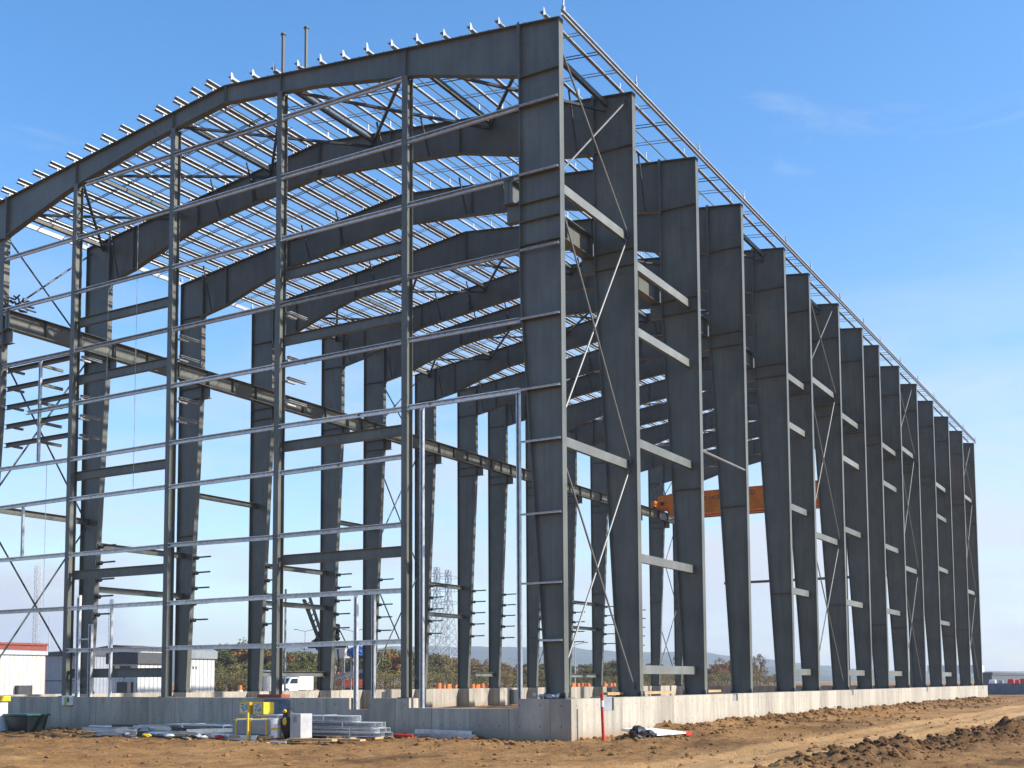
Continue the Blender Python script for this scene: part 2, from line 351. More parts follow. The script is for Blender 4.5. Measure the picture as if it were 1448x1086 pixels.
def ground(x, y):
    rng = np.hypot(x+26.7, y+14)
    near = 1-smooth(90, 160, rng)
    f = .10*(vnoise(x*.22, y*.22, 1)-.5)+.08*(vnoise(x*.7, y*.7, 2)-.5)
    r = .06*(vnoise(x*1.9, y*1.9, 3)-.5)+.045*np.abs(vnoise(x*4.1, y*4.1, 4)-.5)+.03*(vnoise(x*8.3, y*8.3, 5)-.5)
    cl = vnoise(x*3.3+9, y*3.3, 6); cl2 = vnoise(x*6.1, y*6.1+5, 7)
    clods = .10*np.clip(cl-.62, 0, 1)+.09*np.clip(cl2-.64, 0, 1)
    patch = smooth(.38, .68, vnoise(x*.33+3, y*.33+8, 8))
    # smooth wheel tracks passing along the long wall and in front of the gable
    d1, s1 = seg_dist(x, y, [(-16, -4), (-8, -6.6), (2, -6.7), (14, -6.6), (60, -6.2)])
    trk = np.exp(-(np.minimum(np.abs(d1-.85), 3)/.42)**2)
    flat = np.exp(-(d1/1.7)**2)
    z = f + r*(1-.75*flat) + clods*(.35+.9*patch)*(1-.85*flat) - .08*trk*(1+.35*np.sign(np.sin(s1*21+d1*9))*smooth(.4, .6, vnoise(x*.5, y*.5, 15))) + .05*np.exp(-((np.abs(d1-.85)-.5)/.14)**2)
    z = z + near*(.022*(vnoise(x*13, y*13, 17)-.5)+.03*np.clip(vnoise(x*9.3, y*9.3, 18)-.66, 0, 1))*(1-.4*flat)
    bd, bp = seg_dist(x, y, BERM)
    bh = (.20+.20*smooth(8, 18, bp))*(.65+.7*vnoise(bp*.9, bp*0+.5, 9))*(.8+.5*vnoise(x*2.1, y*2.1, 12))
    z = z + bh*np.exp(-(bd/(.5+.2*smooth(8, 18, bp)))**2)*(1+.5*(cl-.5)+.7*(cl2-.5)) + .05*np.exp(-(bd/.7)**2)*(vnoise(x*11, y*11, 13)-.5)
    sd, sp_ = seg_dist(x, y, SPOIL)
    z = z + .16*smooth(0, 8, sp_)*np.exp(-(sd/.7)**2)*(.4+1.2*vnoise(x*1.3, y*1.3, 10))
    # loose bank thrown up against the long wall
    bank = np.exp(-(np.clip(-y-.3, 0, 9)/1.1)**2)*smooth(1.5, 6, x)*(1-smooth(64, 70, x))*(y < .5)
    z = z + bank*(.10+.16*vnoise(x*.9, y*1.5, 11)+.6*clods)
    m = .9*np.exp(-(bd/.8)**2)*smooth(-6, 9, bp) + .55*np.exp(-(sd/.8)**2) + .22*patch*(1-flat) + .25*bank + .35*smooth(.6, .85, cl)*(1-flat)  # damp soil; the berm term also paints the shade of its faces
    global PACK
    PACK = np.clip(.75*flat*(.35+.9*vnoise(x*.6, y*1.4, 19))+.5*trk*.6, 0, .85)
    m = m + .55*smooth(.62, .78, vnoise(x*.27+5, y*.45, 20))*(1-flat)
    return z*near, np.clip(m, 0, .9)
def axis(lo, hi, step, far):
    c = list(np.arange(lo, hi+1e-6, step)); a = []; s = step; p = hi
    while p < far: s *= 1.035 if s < .6 else 1.16; p += s; a.append(p)
    b = []; s = step; p = lo
    while p > -far: s *= 1.035 if s < .6 else 1.16; p -= s; b.append(p)
    return np.array(b[::-1]+c+a)
gx = axis(-15, 12, .075, 3050); gy = axis(-13, 13, .075, 3050)
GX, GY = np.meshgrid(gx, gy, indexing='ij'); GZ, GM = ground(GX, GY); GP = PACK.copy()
nx, ny = GX.shape
me = bpy.data.meshes.new('dirt_ground')
idx = np.arange(nx*ny).reshape(nx, ny)
q = np.stack([idx[:-1,:-1], idx[1:,:-1], idx[1:,1:], idx[:-1,1:]], -1).reshape(-1, 4)
me.vertices.add(nx*ny); me.vertices.foreach_set('co', np.stack([GX, GY, GZ], -1).astype(np.float32).ravel())
me.loops.add(q.size); me.loops.foreach_set('vertex_index', q.astype(np.int32).ravel())
me.polygons.add(len(q)); me.polygons.foreach_set('loop_start', np.arange(0, q.size, 4, dtype=np.int32)); me.polygons.foreach_set('loop_total', np.full(len(q), 4, np.int32))
at = me.attributes.new('moist_shade', 'FLOAT', 'POINT'); at.data.foreach_set('value', GM.astype(np.float32).ravel())
ap_ = me.attributes.new('packed', 'FLOAT', 'POINT'); ap_.data.foreach_set('value', GP.astype(np.float32).ravel())
me.update(calc_edges=True); me.validate()
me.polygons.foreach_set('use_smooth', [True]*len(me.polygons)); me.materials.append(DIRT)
o = bpy.data.objects.new('dirt_ground', me); COL.objects.link(o); tag(o, kind='structure')
def gz(x, y): return float(ground(np.array([float(x)]), np.array([float(y)]))[0][0])

# loose clods of earth
b = MB(); rg = random.Random(5); k = 0
while k < 6000:
    u = rg.random()
    if u < .30:
        t = rg.random()**.8; i = rg.randrange(len(BERM)-2); p0, p1 = BERM[i], BERM[i+1]; s = rg.random()
        x = p0[0]+(p1[0]-p0[0])*s+rg.gauss(0, .5); y = p0[1]+(p1[1]-p0[1])*s+rg.gauss(0, .45); r = abs(rg.gauss(.018, .020))+.010
    elif u < .5:
        x = rg.uniform(0, 64); y = -rg.expovariate(1/.9)-.15; r = abs(rg.gauss(.035, .03))+.015
    elif u < .62:
        x = -rg.expovariate(1/1.2)-.2; y = rg.uniform(0, 22); r = abs(rg.gauss(.03, .02))+.012
    else:
        x = rg.uniform(-14, 22); y = rg.uniform(-11, 16); r = abs(rg.gauss(.016, .018))+.008
    if x > -.1 and y > -.1: continue
    k += 1; r = min(r, .075 if x < 10 else .16)
    b.blob((x, y, gz(x, y)+r*.25), (r*rg.uniform(.8, 1.4), r*rg.uniform(.8, 1.3), r*rg.uniform(.6, .95)), rg, 1 if r > .06 else 0, .28)
co = b.build('earth_clods', DIRT, recalc=False)
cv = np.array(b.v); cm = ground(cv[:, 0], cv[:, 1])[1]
ca = co.data.attributes.new('moist_shade', 'FLOAT', 'POINT'); ca.data.foreach_set('value', np.clip(cm*.95+.12, 0, .95).astype(np.float32))  # clods take the same damp tone and painted berm shade
tag(co, 'loose brown clods of earth strewn over the building site', 'earth clods', kind='stuff')

# ------------------------------------------------------------------ foundation
fd = empty('foundation_wall', (W/2, W/2, 0), 'low cast concrete foundation wall running round under the steel columns', 'foundation wall')
T = .45
b = MB()                                    # gable side, with two lowered door thresholds
b.box(-.3, T-.3, 4.72, 6.32-.25, -.5, F)
b.box(-.3, T-.3, 1.25, 4.72, -.5, .80)
b.box(-.3, T-.3, -.3, 1.25, -.5, F)
b.box(-.3, T-.3, 6.07, 6.85, -.5, .74)
b.box(-.3, T-.3, 6.85, W+.3, -.5, F); 
b.build('gable_wall', CONC, fd)
b = MB(); xs = [T-.3, 1.55, 2.2, 11.6, 12.1, 27.2, 27.7, 44.3, 44.7, 64.6, 64.8, X[14]+.3]
for i in range(len(xs)-1):                  # long side toward the sun with small beam pockets cut in its top
    b.box(xs[i], xs[i+1], -.3, T-.3, -.5, F if i % 2 == 0 else F-(.34 if i == 1 else .24))
b.build('side_wall', CONC, fd)
b = MB(); b.box(T-.3, X[14]+.3-T, W+.3-T, W+.3, -.5, F+.04); b.build('side_wall', CONC, fd)
b = MB(); b.box(X[14]+.3-T, X[14]+.3, T-.3, W+.3, -.5, F+.02); b.build('gable_wall', CONC, fd)
for i in range(1, 14):
    MB().box(X[i]-.3, X[i]+.35, W-.9, W+.3-T, -.5, F+.036).build('pilaster', CONC, fd)
    MB().box(X[i]-.3, X[i]+.3, T-.3, .95, -.5, F-.004).build('pilaster', CONC, fd)
for y in (3.1, 4.3, 7.2): pass

# ------------------------------------------------------------------ the steel skeleton
bl = empty('steel_building_frame', (X[7], W/2, F), 'huge unclad dark grey steel frame of a gabled industrial hall', 'building frame')
def P(x, y, z): return Vector((x, y, z))
def frame(i):
    end = i in (0, 14); x = X[i]
    dU, zt, db = (1.22, 12.0, .50) if end else (1.3, 14.2, .66)
    def dep(z): return dU if z >= zt else db+(dU-db)*(z-F)/(zt-F)
    if end: dtab = [(0, 1.43), (1.22, 1.43), (4.6, .86), (8.4, .58), (W/2+1, .55)]
    else: dtab = [(0, 1.80), (1.3, 1.78), (2.7, 1.70), (4.2, 1.42), (6.2, 1.12), (9, 1.15), (W/2+1, 1.25)]
    for left in (False, True):
        M = (lambda y: W-y) if left else (lambda y: y)
        zb = ztop(dU)-lerp_tab(dtab, dU)
        c = MB()
        c.prism([P(x, M(0), F), P(x, M(db), F), P(x, M(dU), zt), P(x, M(dU), ztop(dU)-.02), P(x, M(0), ZT-.02)], (-.006, 0, 0), (.006, 0, 0))
        fw = .12
        c.hexa([P(x-fw, M(-.02), F), P(x+fw, M(-.02), F), P(x+fw, M(0), F), P(x-fw, M(0), F), P(x-fw, M(-.02), ZT), P(x+fw, M(-.02), ZT), P(x+fw, M(0), ZT), P(x-fw, M(0), ZT)])
        for (y0, z0, y1, z1) in ((db, F, dU, zt), (dU, zt, dU, ztop(dU)-.02)):
            c.hexa([P(x-fw, M(y0), z0), P(x+fw, M(y0), z0), P(x+fw, M(y0+.018), z0), P(x-fw, M(y0+.018), z0), P(x-fw, M(y1), z1), P(x+fw, M(y1), z1), P(x+fw, M(y1+.018), z1), P(x-fw, M(y1+.018), z1)])
        st = [17.9, 14.35, 13.85, 13.2] if end else [zb, 14.45, 13.95]
        if i == 0 and not left: st += [17.07, 15.14, 11.17, 9.25, 7.84, 5.9, 4.07, 2.57]
        elif rnd.random() < .6: st += [rnd.choice([4.4, 5.0, 7.9])]
        for z in st:
            d = dep(z)
            for s in (-1, 1):
                c.hexa([P(x+s*.006, M(.0), z), P(x+s*.105, M(.0), z), P(x+s*.105, M(d), z), P(x+s*.006, M(d), z), P(x+s*.006, M(.0), z+.02), P(x+s*.115, M(.0), z+.02), P(x+s*.115, M(d), z+.02), P(x+s*.006, M(d), z+.02)])
        if not end or left:
            pass
        co = c.build('column', STEEL, bl)
        bp = MB(); y0, y1 = sorted((M(-.06), M(db+.08))); bp.box(x-.17, x+.17, y0, y1, F, F+.03)
        for yy in (.08, db-.08):
            for s in (-1, 1): bp.tube((x+s*.09, M(yy), F), (x+s*.09, M(yy), F+.13), .016, 6)
        for yy in (0, db):
            for s in (-1, 1): bp.prism([P(x+s*.006, M(yy+(.02 if yy == 0 else -.002)), F+.03), P(x+s*.16, M(yy+(.02 if yy == 0 else -.002)), F+.03), P(x+s*.006, M(yy+(.02 if yy == 0 else -.002)), F+.28)], (0, -.006, 0), (0, .006, 0))
        for yy in (-.035, db+.055):
            for s in (-1, 1): bp.tube((x+s*.12, M(yy), F), (x+s*.12, M(yy), F+.16), .018, 6); bp.tube((x+s*.12, M(yy), F+.03), (x+s*.12, M(yy), F+.07), .036, 6)
        bp.build('base_plate', DARKS, co)
        # corbel carrying the crane rail
        b = MB(); yb = M(dU+.018); ye = M(dU+.46)
        dpt = .5; zc = 14.42
        b.bar((x, yb, zc-dpt/2), (x, ye, zc-dpt/2), .012, dpt-.03); b.bar((x, yb, zc-.008), (x, ye, zc-.008), .24, .016); b.bar((x, yb, zc-dpt), (x, ye, zc-dpt), .24, .016)
        b.bar((x, ye, zc-dpt-.008), (x, ye, zc), .012, .24, up=(1, 0, 0)) if False else None
        b.build('crane_corbel', STEEL, co)
        # rafter half
        r = MB(); ys = sorted(set([dU+.02]+[t[0] for t in dtab if dU < t[0] < W/2]+[W/2]))
        for y0, y1 in zip(ys[:-1], ys[1:]):
            a0, a1 = ztop(y0)-.018, ztop(y1)-.018; b0, b1 = ztop(y0)-lerp_tab(dtab, y0), ztop(y1)-lerp_tab(dtab, y1)
            r.prism([P(x, M(y0), b0), P(x, M(y1), b1), P(x, M(y1), a1), P(x, M(y0), a0)], (-.005, 0, 0), (.005, 0, 0))
            r.hexa([P(x-.115, M(y0), b0-.018), P(x+.115, M(y0), b0-.018), P(x+.115, M(y1), b1-.018), P(x-.115, M(y1), b1-.018), P(x-.115, M(y0), b0), P(x+.115, M(y0), b0), P(x+.115, M(y1), b1), P(x-.115, M(y1), b1)])
        r.hexa([P(x-.125, M(-.03), ZT-.02), P(x+.125, M(-.03), ZT-.02), P(x+.125, M(W/2), ztop(W/2)-.018), P(x-.125, M(W/2), ztop(W/2)-.018), P(x-.125, M(-.03), ZT), P(x+.125, M(-.03), ZT), P(x+.125, M(W/2), ztop(W/2)), P(x-.125, M(W/2), ztop(W/2))])
        sp = [dU+.035, W/2-.02]+([YP[0], YP[1]] if end else [2.7, 6.2, 9.0])
        for y in sp:
            z0 = ztop(y)-lerp_tab(dtab, y); z1 = ztop(y)-.02
            r.hexa([P(x-.1, M(y-.007), z0), P(x+.1, M(y-.007), z0), P(x+.1, M(y+.007), z0), P(x-.1, M(y+.007), z0), P(x-.1, M(y-.007), z1), P(x+.1, M(y-.007), z1), P(x+.1, M(y+.007), z1), P(x-.1, M(y+.007), z1)])
        if end and not left and i == 0:
            r.box(x-.0075, x-.0055, 2.72, 2.86, 18.78, 19.0)
        ra = r.build('rafter', STEEL, bl)
        if i <= 6:
            e = MB(); z0, z1 = ztop(dU)-lerp_tab(dtab, dU)-.1, ztop(dU)+.06; y0, y1 = sorted((M(dU-.024), M(dU+.048)))
            e.box(x-.128, x+.128, y0, y1, z0, z1)
            nb = 7
            for k in range(nb):
                z = z0+.08+(z1-z0-.16)*k/(nb-1)
                for sx_ in (-.085, .085): e.tube((x+sx_, y0-.035, z), (x+sx_, y1+.035, z), .022, 6)
            e.build('end_plate', STEEL, ra)
        if 1 <= i <= 8:
            for y in (1.86, 3.7, 5.53, 7.4, 9.2, 11.1):
                z0 = ztop(y)-lerp_tab(dtab, y)+.02; sg = 1 if int(y*10) % 2 else -1
                fb = MB(); fb.bar((x+sg*.1, M(y), z0), (x+sg*.62, M(y), ztop(y)+.12), .05, .05); fb.build('flange_brace', DARKS, ra)
for i in range(15): frame(i)

# purlins on the roof slopes, their near ends overhanging the gable rafter
PY = [.45, 1.86, 2.78, 3.69, 4.62, 5.5, 6.41, 7.32, 8.22, 9.1, 10.05, 10.96, 11.84]
PYL = [12.75, 13.4, 14.2, 15.0, 15.85, 16.75, 17.65, 18.55, 19.45, 20.35, 21.23, 22.14, 23.02, 23.85]
for y in PY+PYL:
    s = 1 if y < W/2 else -1; sl_ = s*RISE/(W/2); up = Vector((0, -sl_, 1)).normalized()
    z = ztop(y)+(.09 if s > 0 else .16)+.08
    b = MB(); x0 = X[0]-(.14 if s > 0 else .34)+rnd.uniform(-.03, .03)
    b.channel((x0, y, z), (X[14]+.3, y, z), .125, .105, .008, up=up, side=-s, zed=True, lip=.02)
    for i in range(15):                     # cleats stand proud of the purlin at every frame
        if i == 0 and s > 0: tt = rnd.uniform(.32, .40); b.prism([(x0, y-.012, ztop(y)+.02), (x0+.6, y-.012, ztop(y)+.06), (x0+.55, y-.012, ztop(y)+.17), (x0+.12, y-.012, ztop(y)+.24), (x0+.06, y-.012, ztop(y)+tt), (x0, y-.012, ztop(y)+tt)], (0, 0, 0), (0, .012, 0)); continue
        tt = rnd.uniform(.36, .46) if s > 0 else .24
        b.box(X[i]-.035, X[i]+.035, y-.032 if s > 0 else y+.012, y-.012 if s > 0 else y+.032, ztop(y)-.0, ztop(y)+tt)
    b.build('purlin', PURL, bl)
for half in (PY, PYL):                      # thin runner rods midway between the purlins
    for y0, y1 in zip(half[:-1], half[1:]):
        y = (y0+y1)/2; b = MB(); b.tube((X[0]+.1, y, ztop(y)+.14), (X[14]-.1, y, ztop(y)+.14), .024, 6)
        b.build('runner_rod', RODM, bl)
for y in (-.1, W+.1):                       # eave struts
    b = MB(); b.channel((X[0]-.15, y, ZT+.06), (X[14]+.15, y, ZT+.08), .17, .07, .01, side=1 if y < 0 else -1, lip=.02); es = b.build('eave_strut', GALV, bl)
    for i in range(15):
        c = MB(); c.tube((X[i], y, ZT+.15), (X[i], y, ZT+.5), .022, 6); c.box(X[i]-.05, X[i]+.05, y-.04, y+.04, ZT+.17, ZT+.3); c.build('safety_post', GALVD, es)
# pairs of sag rods tying the purlins
for i in range(14):
    for k in (.25, .5, .75):
        x = X[i]+(X[i+1]-X[i])*k
        for s in (0, 1):
            b = MB(); m_ = (lambda y: y) if s == 0 else (lambda y: W-y)
            y1 = PY[-1]
            for dz, dx in ((.12, -.05), (.26, .05)):
                b.bar((x+dx, m_(-.1), ZT+dz-.06), (x+dx, m_(y1), ztop(y1)+dz), .022, .022)
            b.build('sag_rod', DARKS if k == .5 else GALVD, bl)
# roof bracing in the braced bays
YN = [.9]+YP+[W-.9]
for bay in (0, 3, 5, 7, 9, 11, 13):
    x0, x1 = X[bay], X[bay+1]
    for y in YN:
        b = MB(); z = ztop(y)-.22; b.channel((x0+.01, y-.05, z), (x1-.01, y-.05, z), .15, .06, .012, side=-1); b.channel((x0+.01, y+.05, z), (x1-.01, y+.05, z), .15, .06, .012, side=1)
        b.build('roof_strut', STEEL, bl)
    for ya, yb in zip(YN[:-1], YN[1:]):
        za, zb_ = ztop(ya)-.36, ztop(yb)-.36
        for p, q in (((x0+.05, ya, za), (x1-.05, yb, zb_)), ((x0+.05, yb, zb_-.09), (x1-.05, ya, za-.09))):
            MB().bar(p, q, .09, .075).build('roof_brace', DARKS, bl)

# wall posts on the gables
def zbot(y):
    y = min(y, W-y); return ztop(y)-lerp_tab([(0, 1.43), (1.22, 1.43), (4.6, .86), (8.4, .58), (W/2+1, .55)], y)
for g in (0, 14):
    for y in YP:
        b = MB(); x = X[g]; h = .28
        b.ibeam((x+.02, y, F), (x+.02, y, zbot(y)-.018), h, .2, .012, .016, up=(1, 0, 0))
        for z in np.arange(2.0, 18, .96): b.box(x-.12, x-.1, y-.06, y-.03, z, z+.03)
        po = b.build('gable_post', STEEL, bl)
        MB().box(x-.2, x+.24, y-.17, y+.17, F, F+.025).build('base_plate', DARKS, po)
# galvanised girts of the gable: (height, first bay .. last bay), bays counted from the sunlit corner
edges = [1.26]+YP+[W-1.3]
rows = [(18.95, (1, 2, 3)), (17.07, (0, 1, 2, 3, 4)), (15.14, (0, 1, 2, 3, 4)), (13.05, (0, 1, 2, 3, 4)), (11.17, (0, 1, 2, 3, 4)), (9.25, (0, 1, 2, 3, 4)), (7.85, (1, 2, 3, 4)), (5.92, (1, 2, 3, 4)), (4.07, (1, 2, 3, 4)), (2.62, (1, 2, 3))]
for z, bays in rows:
    for k in bays:
        y0, y1 = edges[k]+(.1 if k else 0), edges[k+1]-.1
        if z == 18.95 and k == 3: y1 = 18.7
        if z == 11.17 and k == 4: y1 = 21.6
        if k == 4 and z != 11.17: y1 = W-.1 if z < 12 else W-1.3
        xx = -.06
        b = MB(); zz = z
        b.channel((xx, y0, zz+rnd.uniform(-.025, .025)), (xx+rnd.uniform(-.01, .01), y1, zz+rnd.uniform(-.025, .025)), .14, .08, .006, side=-1 if True else 1, lip=.018)
        for _ in range(3):
            yy = rnd.uniform(y0+.3, y1-.3); b.box(xx-.02, xx-.005, yy-.03, yy+.03, zz-.03, zz+.03)
        b.build('girt', GALVD if z == 13.05 else GALV, bl)
for z in (17.07, 15.14, 13.05, 11.17, 9.25, 7.84, 5.9, 4.07, 2.57):           # short cleats across the corner column
    MB().channel((-.135, .02, z), (-.135, 1.2 if z > 9 else 1.25 if z > 3 else .7, z), .05, .05, .006, side=-1).build('girt_cleat', GALV, bl)
# heavy dark rails of the gable
for k, zs in ((1, (14.05, 11.98, 8.68, 5.2)), (3, (14.09, 12.05, 8.66, 5.22, 1.85))):
    for z in zs:
        b = MB(); b.ibeam((.1, YP[k-1]+.1, z), (.1, YP[k]-.1, z), .3, .16, .01, .014); b.build('rail_beam', STEEL, bl)
for z in (12.92, 12.24, 11.56, 10.85, 10.16):
    b = MB(); b.channel((.12, YP[3]+.1, z), (.12, W-1.3, z), .16, .1, .012, side=-1)
    b.bar((.12, 21.1, z-.05), (1.0, 21.1, z-.05), .09, .1); b.bar((.12, 22.6, z-.06), (.5, 22.6, z-.06), .09, .08)
    b.build('louvre_rail', STEEL, bl)
for y, zs in ((14.45, (12.88, 12.2, 10.8, 10.14)), (19.24, (12.9, 11.51, 10.82, 10.13)), (9.8, (12.88, 11.48, 10.83, 10.12)),):
    for z in zs:
        b = MB(); b.channel((.17, y-.14, z), (1.0, y-.14, z-.0), .07, .11, .01, side=1); b.bar((.17, y-.14, z-.1), (.55, y-.14, z-.1), .1, .06)
        b.build('stub_bracket', GALVD, bl)
# galvanised jambs, studs and hanging rods of the gable
for y, z0, z1, wd in ((4.45, .80, 9.2, .11), (1.33, .80, 9.2, .11), (6.75, .74, 4.0, .11), (6.12, F, 4.0, .1), (18.62, F, 4.5, .15), (18.0, F, 3.5, .15), (20.95, 9.35, 13.0, .1), (21.7, 5.98, 7.8, .08), (17.0, F, 4.3, .07)):
    MB().channel((-.02, y, z0), (-.02, y, z1), wd, .08, .008, up=(0, 1, 0), side=1, lip=.02).build('jamb', GALV, bl)
MB().bar((-.02, 18.05, 3.0), (-.02, 18.6, 3.0), .05, .05).build('jamb_tie', GALV, bl)
for y, z0, z1 in ((17.5, 11.2, 15.1), (16.1, 8.0, 17.0), (20.5, 4.1, 9.3)):
    MB().tube((-.05, y, z0), (-.05, y, z1), .008, 5).build('hanger_rod', GALVD, bl)
# tall posts standing above the roof
for x, y in ((0., 9.78), (.1, 8.93)):
    b = MB(); b.tube((x, y, ztop(y)), (x, y, 21.74), .055, 10); b.tube((x, y, 21.74), (x, y, 21.78), .085, 10); b.box(x-.1, x+.1, y-.1, y+.1, ztop(y), ztop(y)+.02); b.build('roof_post', STEEL, bl)

# long-wall girts and rods, both sides
BR = (0, 5, 9, 13)
def rails(bay, zs, y, left, m=PRIMER, round_=False):
    for z in zs:
        b = MB()
        if round_: b.tube((X[bay]+.02, y, z), (X[bay+1]-.02, y, z), .05, 8)
        else: b.channel((X[bay]+.01, y, z), (X[bay+1]-.01, y, z), .26, .1, .012, side=-1 if not left else 1)
        b.build('wall_rail', m, bl)
full = (14.22, 12.15, 8.7, 5.2, 1.85)
rails(1, full, .3, False); rails(4, full[:0], .3, False)
rails(4, full, .3, False); rails(6, full, .3, False); rails(8, full, .3, False); rails(11, full, .3, False)
rails(2, (9.2,), .05, False, PRIMER, True)
for bay in BR:
    rails(bay, (14.86, 7.9), .28, False)
    x0, x1 = X[bay], X[bay+1]
    for za, zb_ in ((19.0, 14.9), (14.7, 8.0), (7.75, 1.35)):
        for sgn in (0, 1):
            b = MB(); p = (x0+.06, .2+.06*sgn, za if sgn == 0 else zb_); q_ = (x1-.06, .2+.06*sgn, zb_ if sgn == 0 else za)
            b.tube(p, q_, .028, 8)
            for e in (p, q_): b.box(e[0]-.05, e[0]+.05, e[1]-.012, e[1]+.012, e[2]-.1, e[2]+.1)
            b.build('wall_brace', RODM, bl)
            b = MB(); p = (x0+.06, W-.2-.06*sgn, za if sgn == 0 else zb_); q_ = (x1-.06, W-.2-.06*sgn, zb_ if sgn == 0 else za)
            b.tube(p, q_, .035, 8); b.build('wall_brace', DARKS, bl)
for bay, zs in ((0, (7.95,)), (1, (7.05, 5.28)), (2, (9.83,)), (3, (7.05, 5.28, 1.92)), (4, (9.77,)), (6, (7.15, 5.4)), (7, (1.95,)), (10, (7.1, 5.3, 1.9))):
    for z in zs:
        b = MB(); b.channel((X[bay]+.01, W-.3, z), (X[bay+1]-.01, W-.3, z), .24, .1, .012, side=1); b.build('wall_rail', STEEL if z > 6 else PRIMER, bl)
# five short pins on the inner face of each shaded-side column
for i in range(1, 13):
    db = .66; 
    for z in (6.95, 6.29, 5.62, 4.95, 4.24):
        d = .66+(1.3-.66)*(z-F)/(14.2-F); y0 = W-d-.018
        b = MB(); b.tube((X[i]+.02, y0, z), (X[i]+.02, y0-.95, z), .035, 8); b.blob((X[i]+.02, y0-.16, z-.02), .09, rnd, 1, .15); b.box(X[i]-.08, X[i]+.08, y0-.06, y0, z-.08, z+.08)
        b.build('stub_pin', DARKS, bl)
# crane runway beams
for yc in (1.55, W-1.55):
    for i in range(14):
        b = MB(); x0 = X[i]-(.18 if i == 0 else 0)+.004; x1 = X[i+1]-.004
        b.ibeam((x0, yc, 14.425+.34), (x1, yc, 14.425+.34), .68, .32, .014, .02)
        n = 3
        for k in range(n+1):
            xx = x0+.03+(x1-x0-.06)*k/n; b.box(xx-.006, xx+.006, yc-.13, yc+.13, 14.45, 15.08)
        b.bar((x0, yc, 15.13), (x1, yc, 15.13), .07, .05)
        b.build('runway_beam', STEEL, bl)
# gable at the far end: one rail
MB().bar((X[14], YP[0], 9.6), (X[14], YP[3]+.6, 9.6), .14, .2).build('rail_beam', STEEL, bl)

# ------------------------------------------------------------------ overhead crane
cx = 60.4
cr = empty('overhead_crane', (cx, W/2, 15.16), 'orange overhead bridge crane resting on the runway beams inside the hall', 'crane')
for dx in (-.75, .75):
    b = MB(); b.box(cx+dx-.28, cx+dx+.28, 2.0, W-2.6, 14.62, 16.3); b.box(cx+dx-.34, cx+dx+.34, 2.0, W-2.6, 16.3, 16.33); b.box(cx+dx-.34, cx+dx+.34, 2.0, W-2.6, 14.59, 14.62)
    b.hexa([(cx+dx-.28, W-2.6, 15.25), (cx+dx+.28, W-2.6, 15.25), (cx+dx+.28, W-1.6, 15.25), (cx+dx-.28, W-1.6, 15.25), (cx+dx-.28, W-2.6, 16.3), (cx+dx+.28, W-2.6, 16.3), (cx+dx+.28, W-1.6, 16.2), (cx+dx-.28, W-1.6, 16.2)])
    g_ = b.hexa([(cx+dx-.28, 1.6, 15.25), (cx+dx+.28, 1.6, 15.25), (cx+dx+.28, 2.0, 15.25), (cx+dx-.28, 2.0, 15.25), (cx+dx-.28, 1.6, 16.2), (cx+dx+.28, 1.6, 16.2), (cx+dx+.28, 2.0, 16.3), (cx+dx-.28, 2.0, 16.3)]); b.build('bridge_girder', ORANGE, cr)
for y in (1.55, W-1.55):
    b = MB(); b.box(cx-1.9, cx+1.9, y-.17, y+.17, 15.3, 15.75); e_ = b.build('end_truck', ORANGE, cr, bevel=.03)
    for dx in (-1.5, 1.5): MB().tube((cx+dx, y-.08, 15.34), (cx+dx, y+.08, 15.34), .18, 16).build('wheel', DARKS, e_)
    b = MB(); b.tube((cx-1.1, y-.45, 15.6), (cx-.6, y-.45, 15.6), .16, 12); b.box(cx-1.0, cx-.7, y-.45, y-.17, 15.5, 15.7); b.build('drive_motor', DARKS, e_)
b = MB(); b.box(cx-.9, cx+.9, 11.6, 13.0, 16.33, 16.8); b.tube((cx-.6, 11.7, 17.0), (cx-.6, 12.9, 17.0), .32, 16); tr = b.build('trolley', ORANGE, cr)
b = MB(); b.tube((cx+.2, 12.2, 16.4), (cx+.2, 12.2, 13.9), .02, 6); b.tube((cx+.2, 12.5, 16.4), (cx+.2, 12.5, 13.9), .02, 6); b.blob((cx+.2, 12.35, 13.8), (.2, .25, .25), rnd, 1, .05); b.build('hook_block', DARKS, tr)
b = MB()                                    # festoon track with hanging trolleys under the girder
b.bar((cx-1.05, 3, 14.25), (cx-1.05, W-2.6, 14.25), .06, .08)
for y in (6, 9.5, 13, 16.5, 20): b.tube((cx-1.05, y, 14.25), (cx-1.05, y, 14.62), .03, 6); b.blob((cx-1.05, y, 14.4), .12, rnd, 1, .2)
b.build('festoon_rail', DARKS, cr)
b = MB(); b.box(cx-1.06, cx-1.032, W-5.0, W-3.4, 15.6, 16.7); b.build('control_cabinet', GREYP, cr) if False else None
def lettering(txt, loc, rot, size, m, parent, depth=.004, name='lettering'):
    cu = bpy.data.curves.new(name, 'FONT'); cu.body = txt; cu.size = size; cu.extrude = depth
    t_ = bpy.data.objects.new(name, cu); COL.objects.link(t_)
    dg = bpy.context.evaluated_depsgraph_get(); me = bpy.data.meshes.new_from_object(t_.evaluated_get(dg)); bpy.data.objects.remove(t_); bpy.data.curves.remove(cu)
    me.materials.append(m); o = bpy.data.objects.new(name, me); COL.objects.link(o)
    o.parent = parent; o.rotation_euler = rot; o.location = Vector(loc)-WO[parent.name]; return o
RX = (math.pi/2, 0, -math.pi/2)             # reads from the gable side (faces -X)
lettering('exD', (cx-1.034, 15.55, 15.7), RX, .5, DARKS, cr)
lettering('CE  HCB', (cx-1.034, 19.1, 15.6), RX, .42, DARKS, cr)
b = MB(); lst = [(cx-.75, W-2.2, 16.25), (cx-.75, W-2.0, 16.9), (cx-.75, W-1.7, 17.4), (cx-.75, W-1.2, 17.0), (cx-.75, W-1.1, 15.7), (cx-.75, W-1.6, 15.6)]
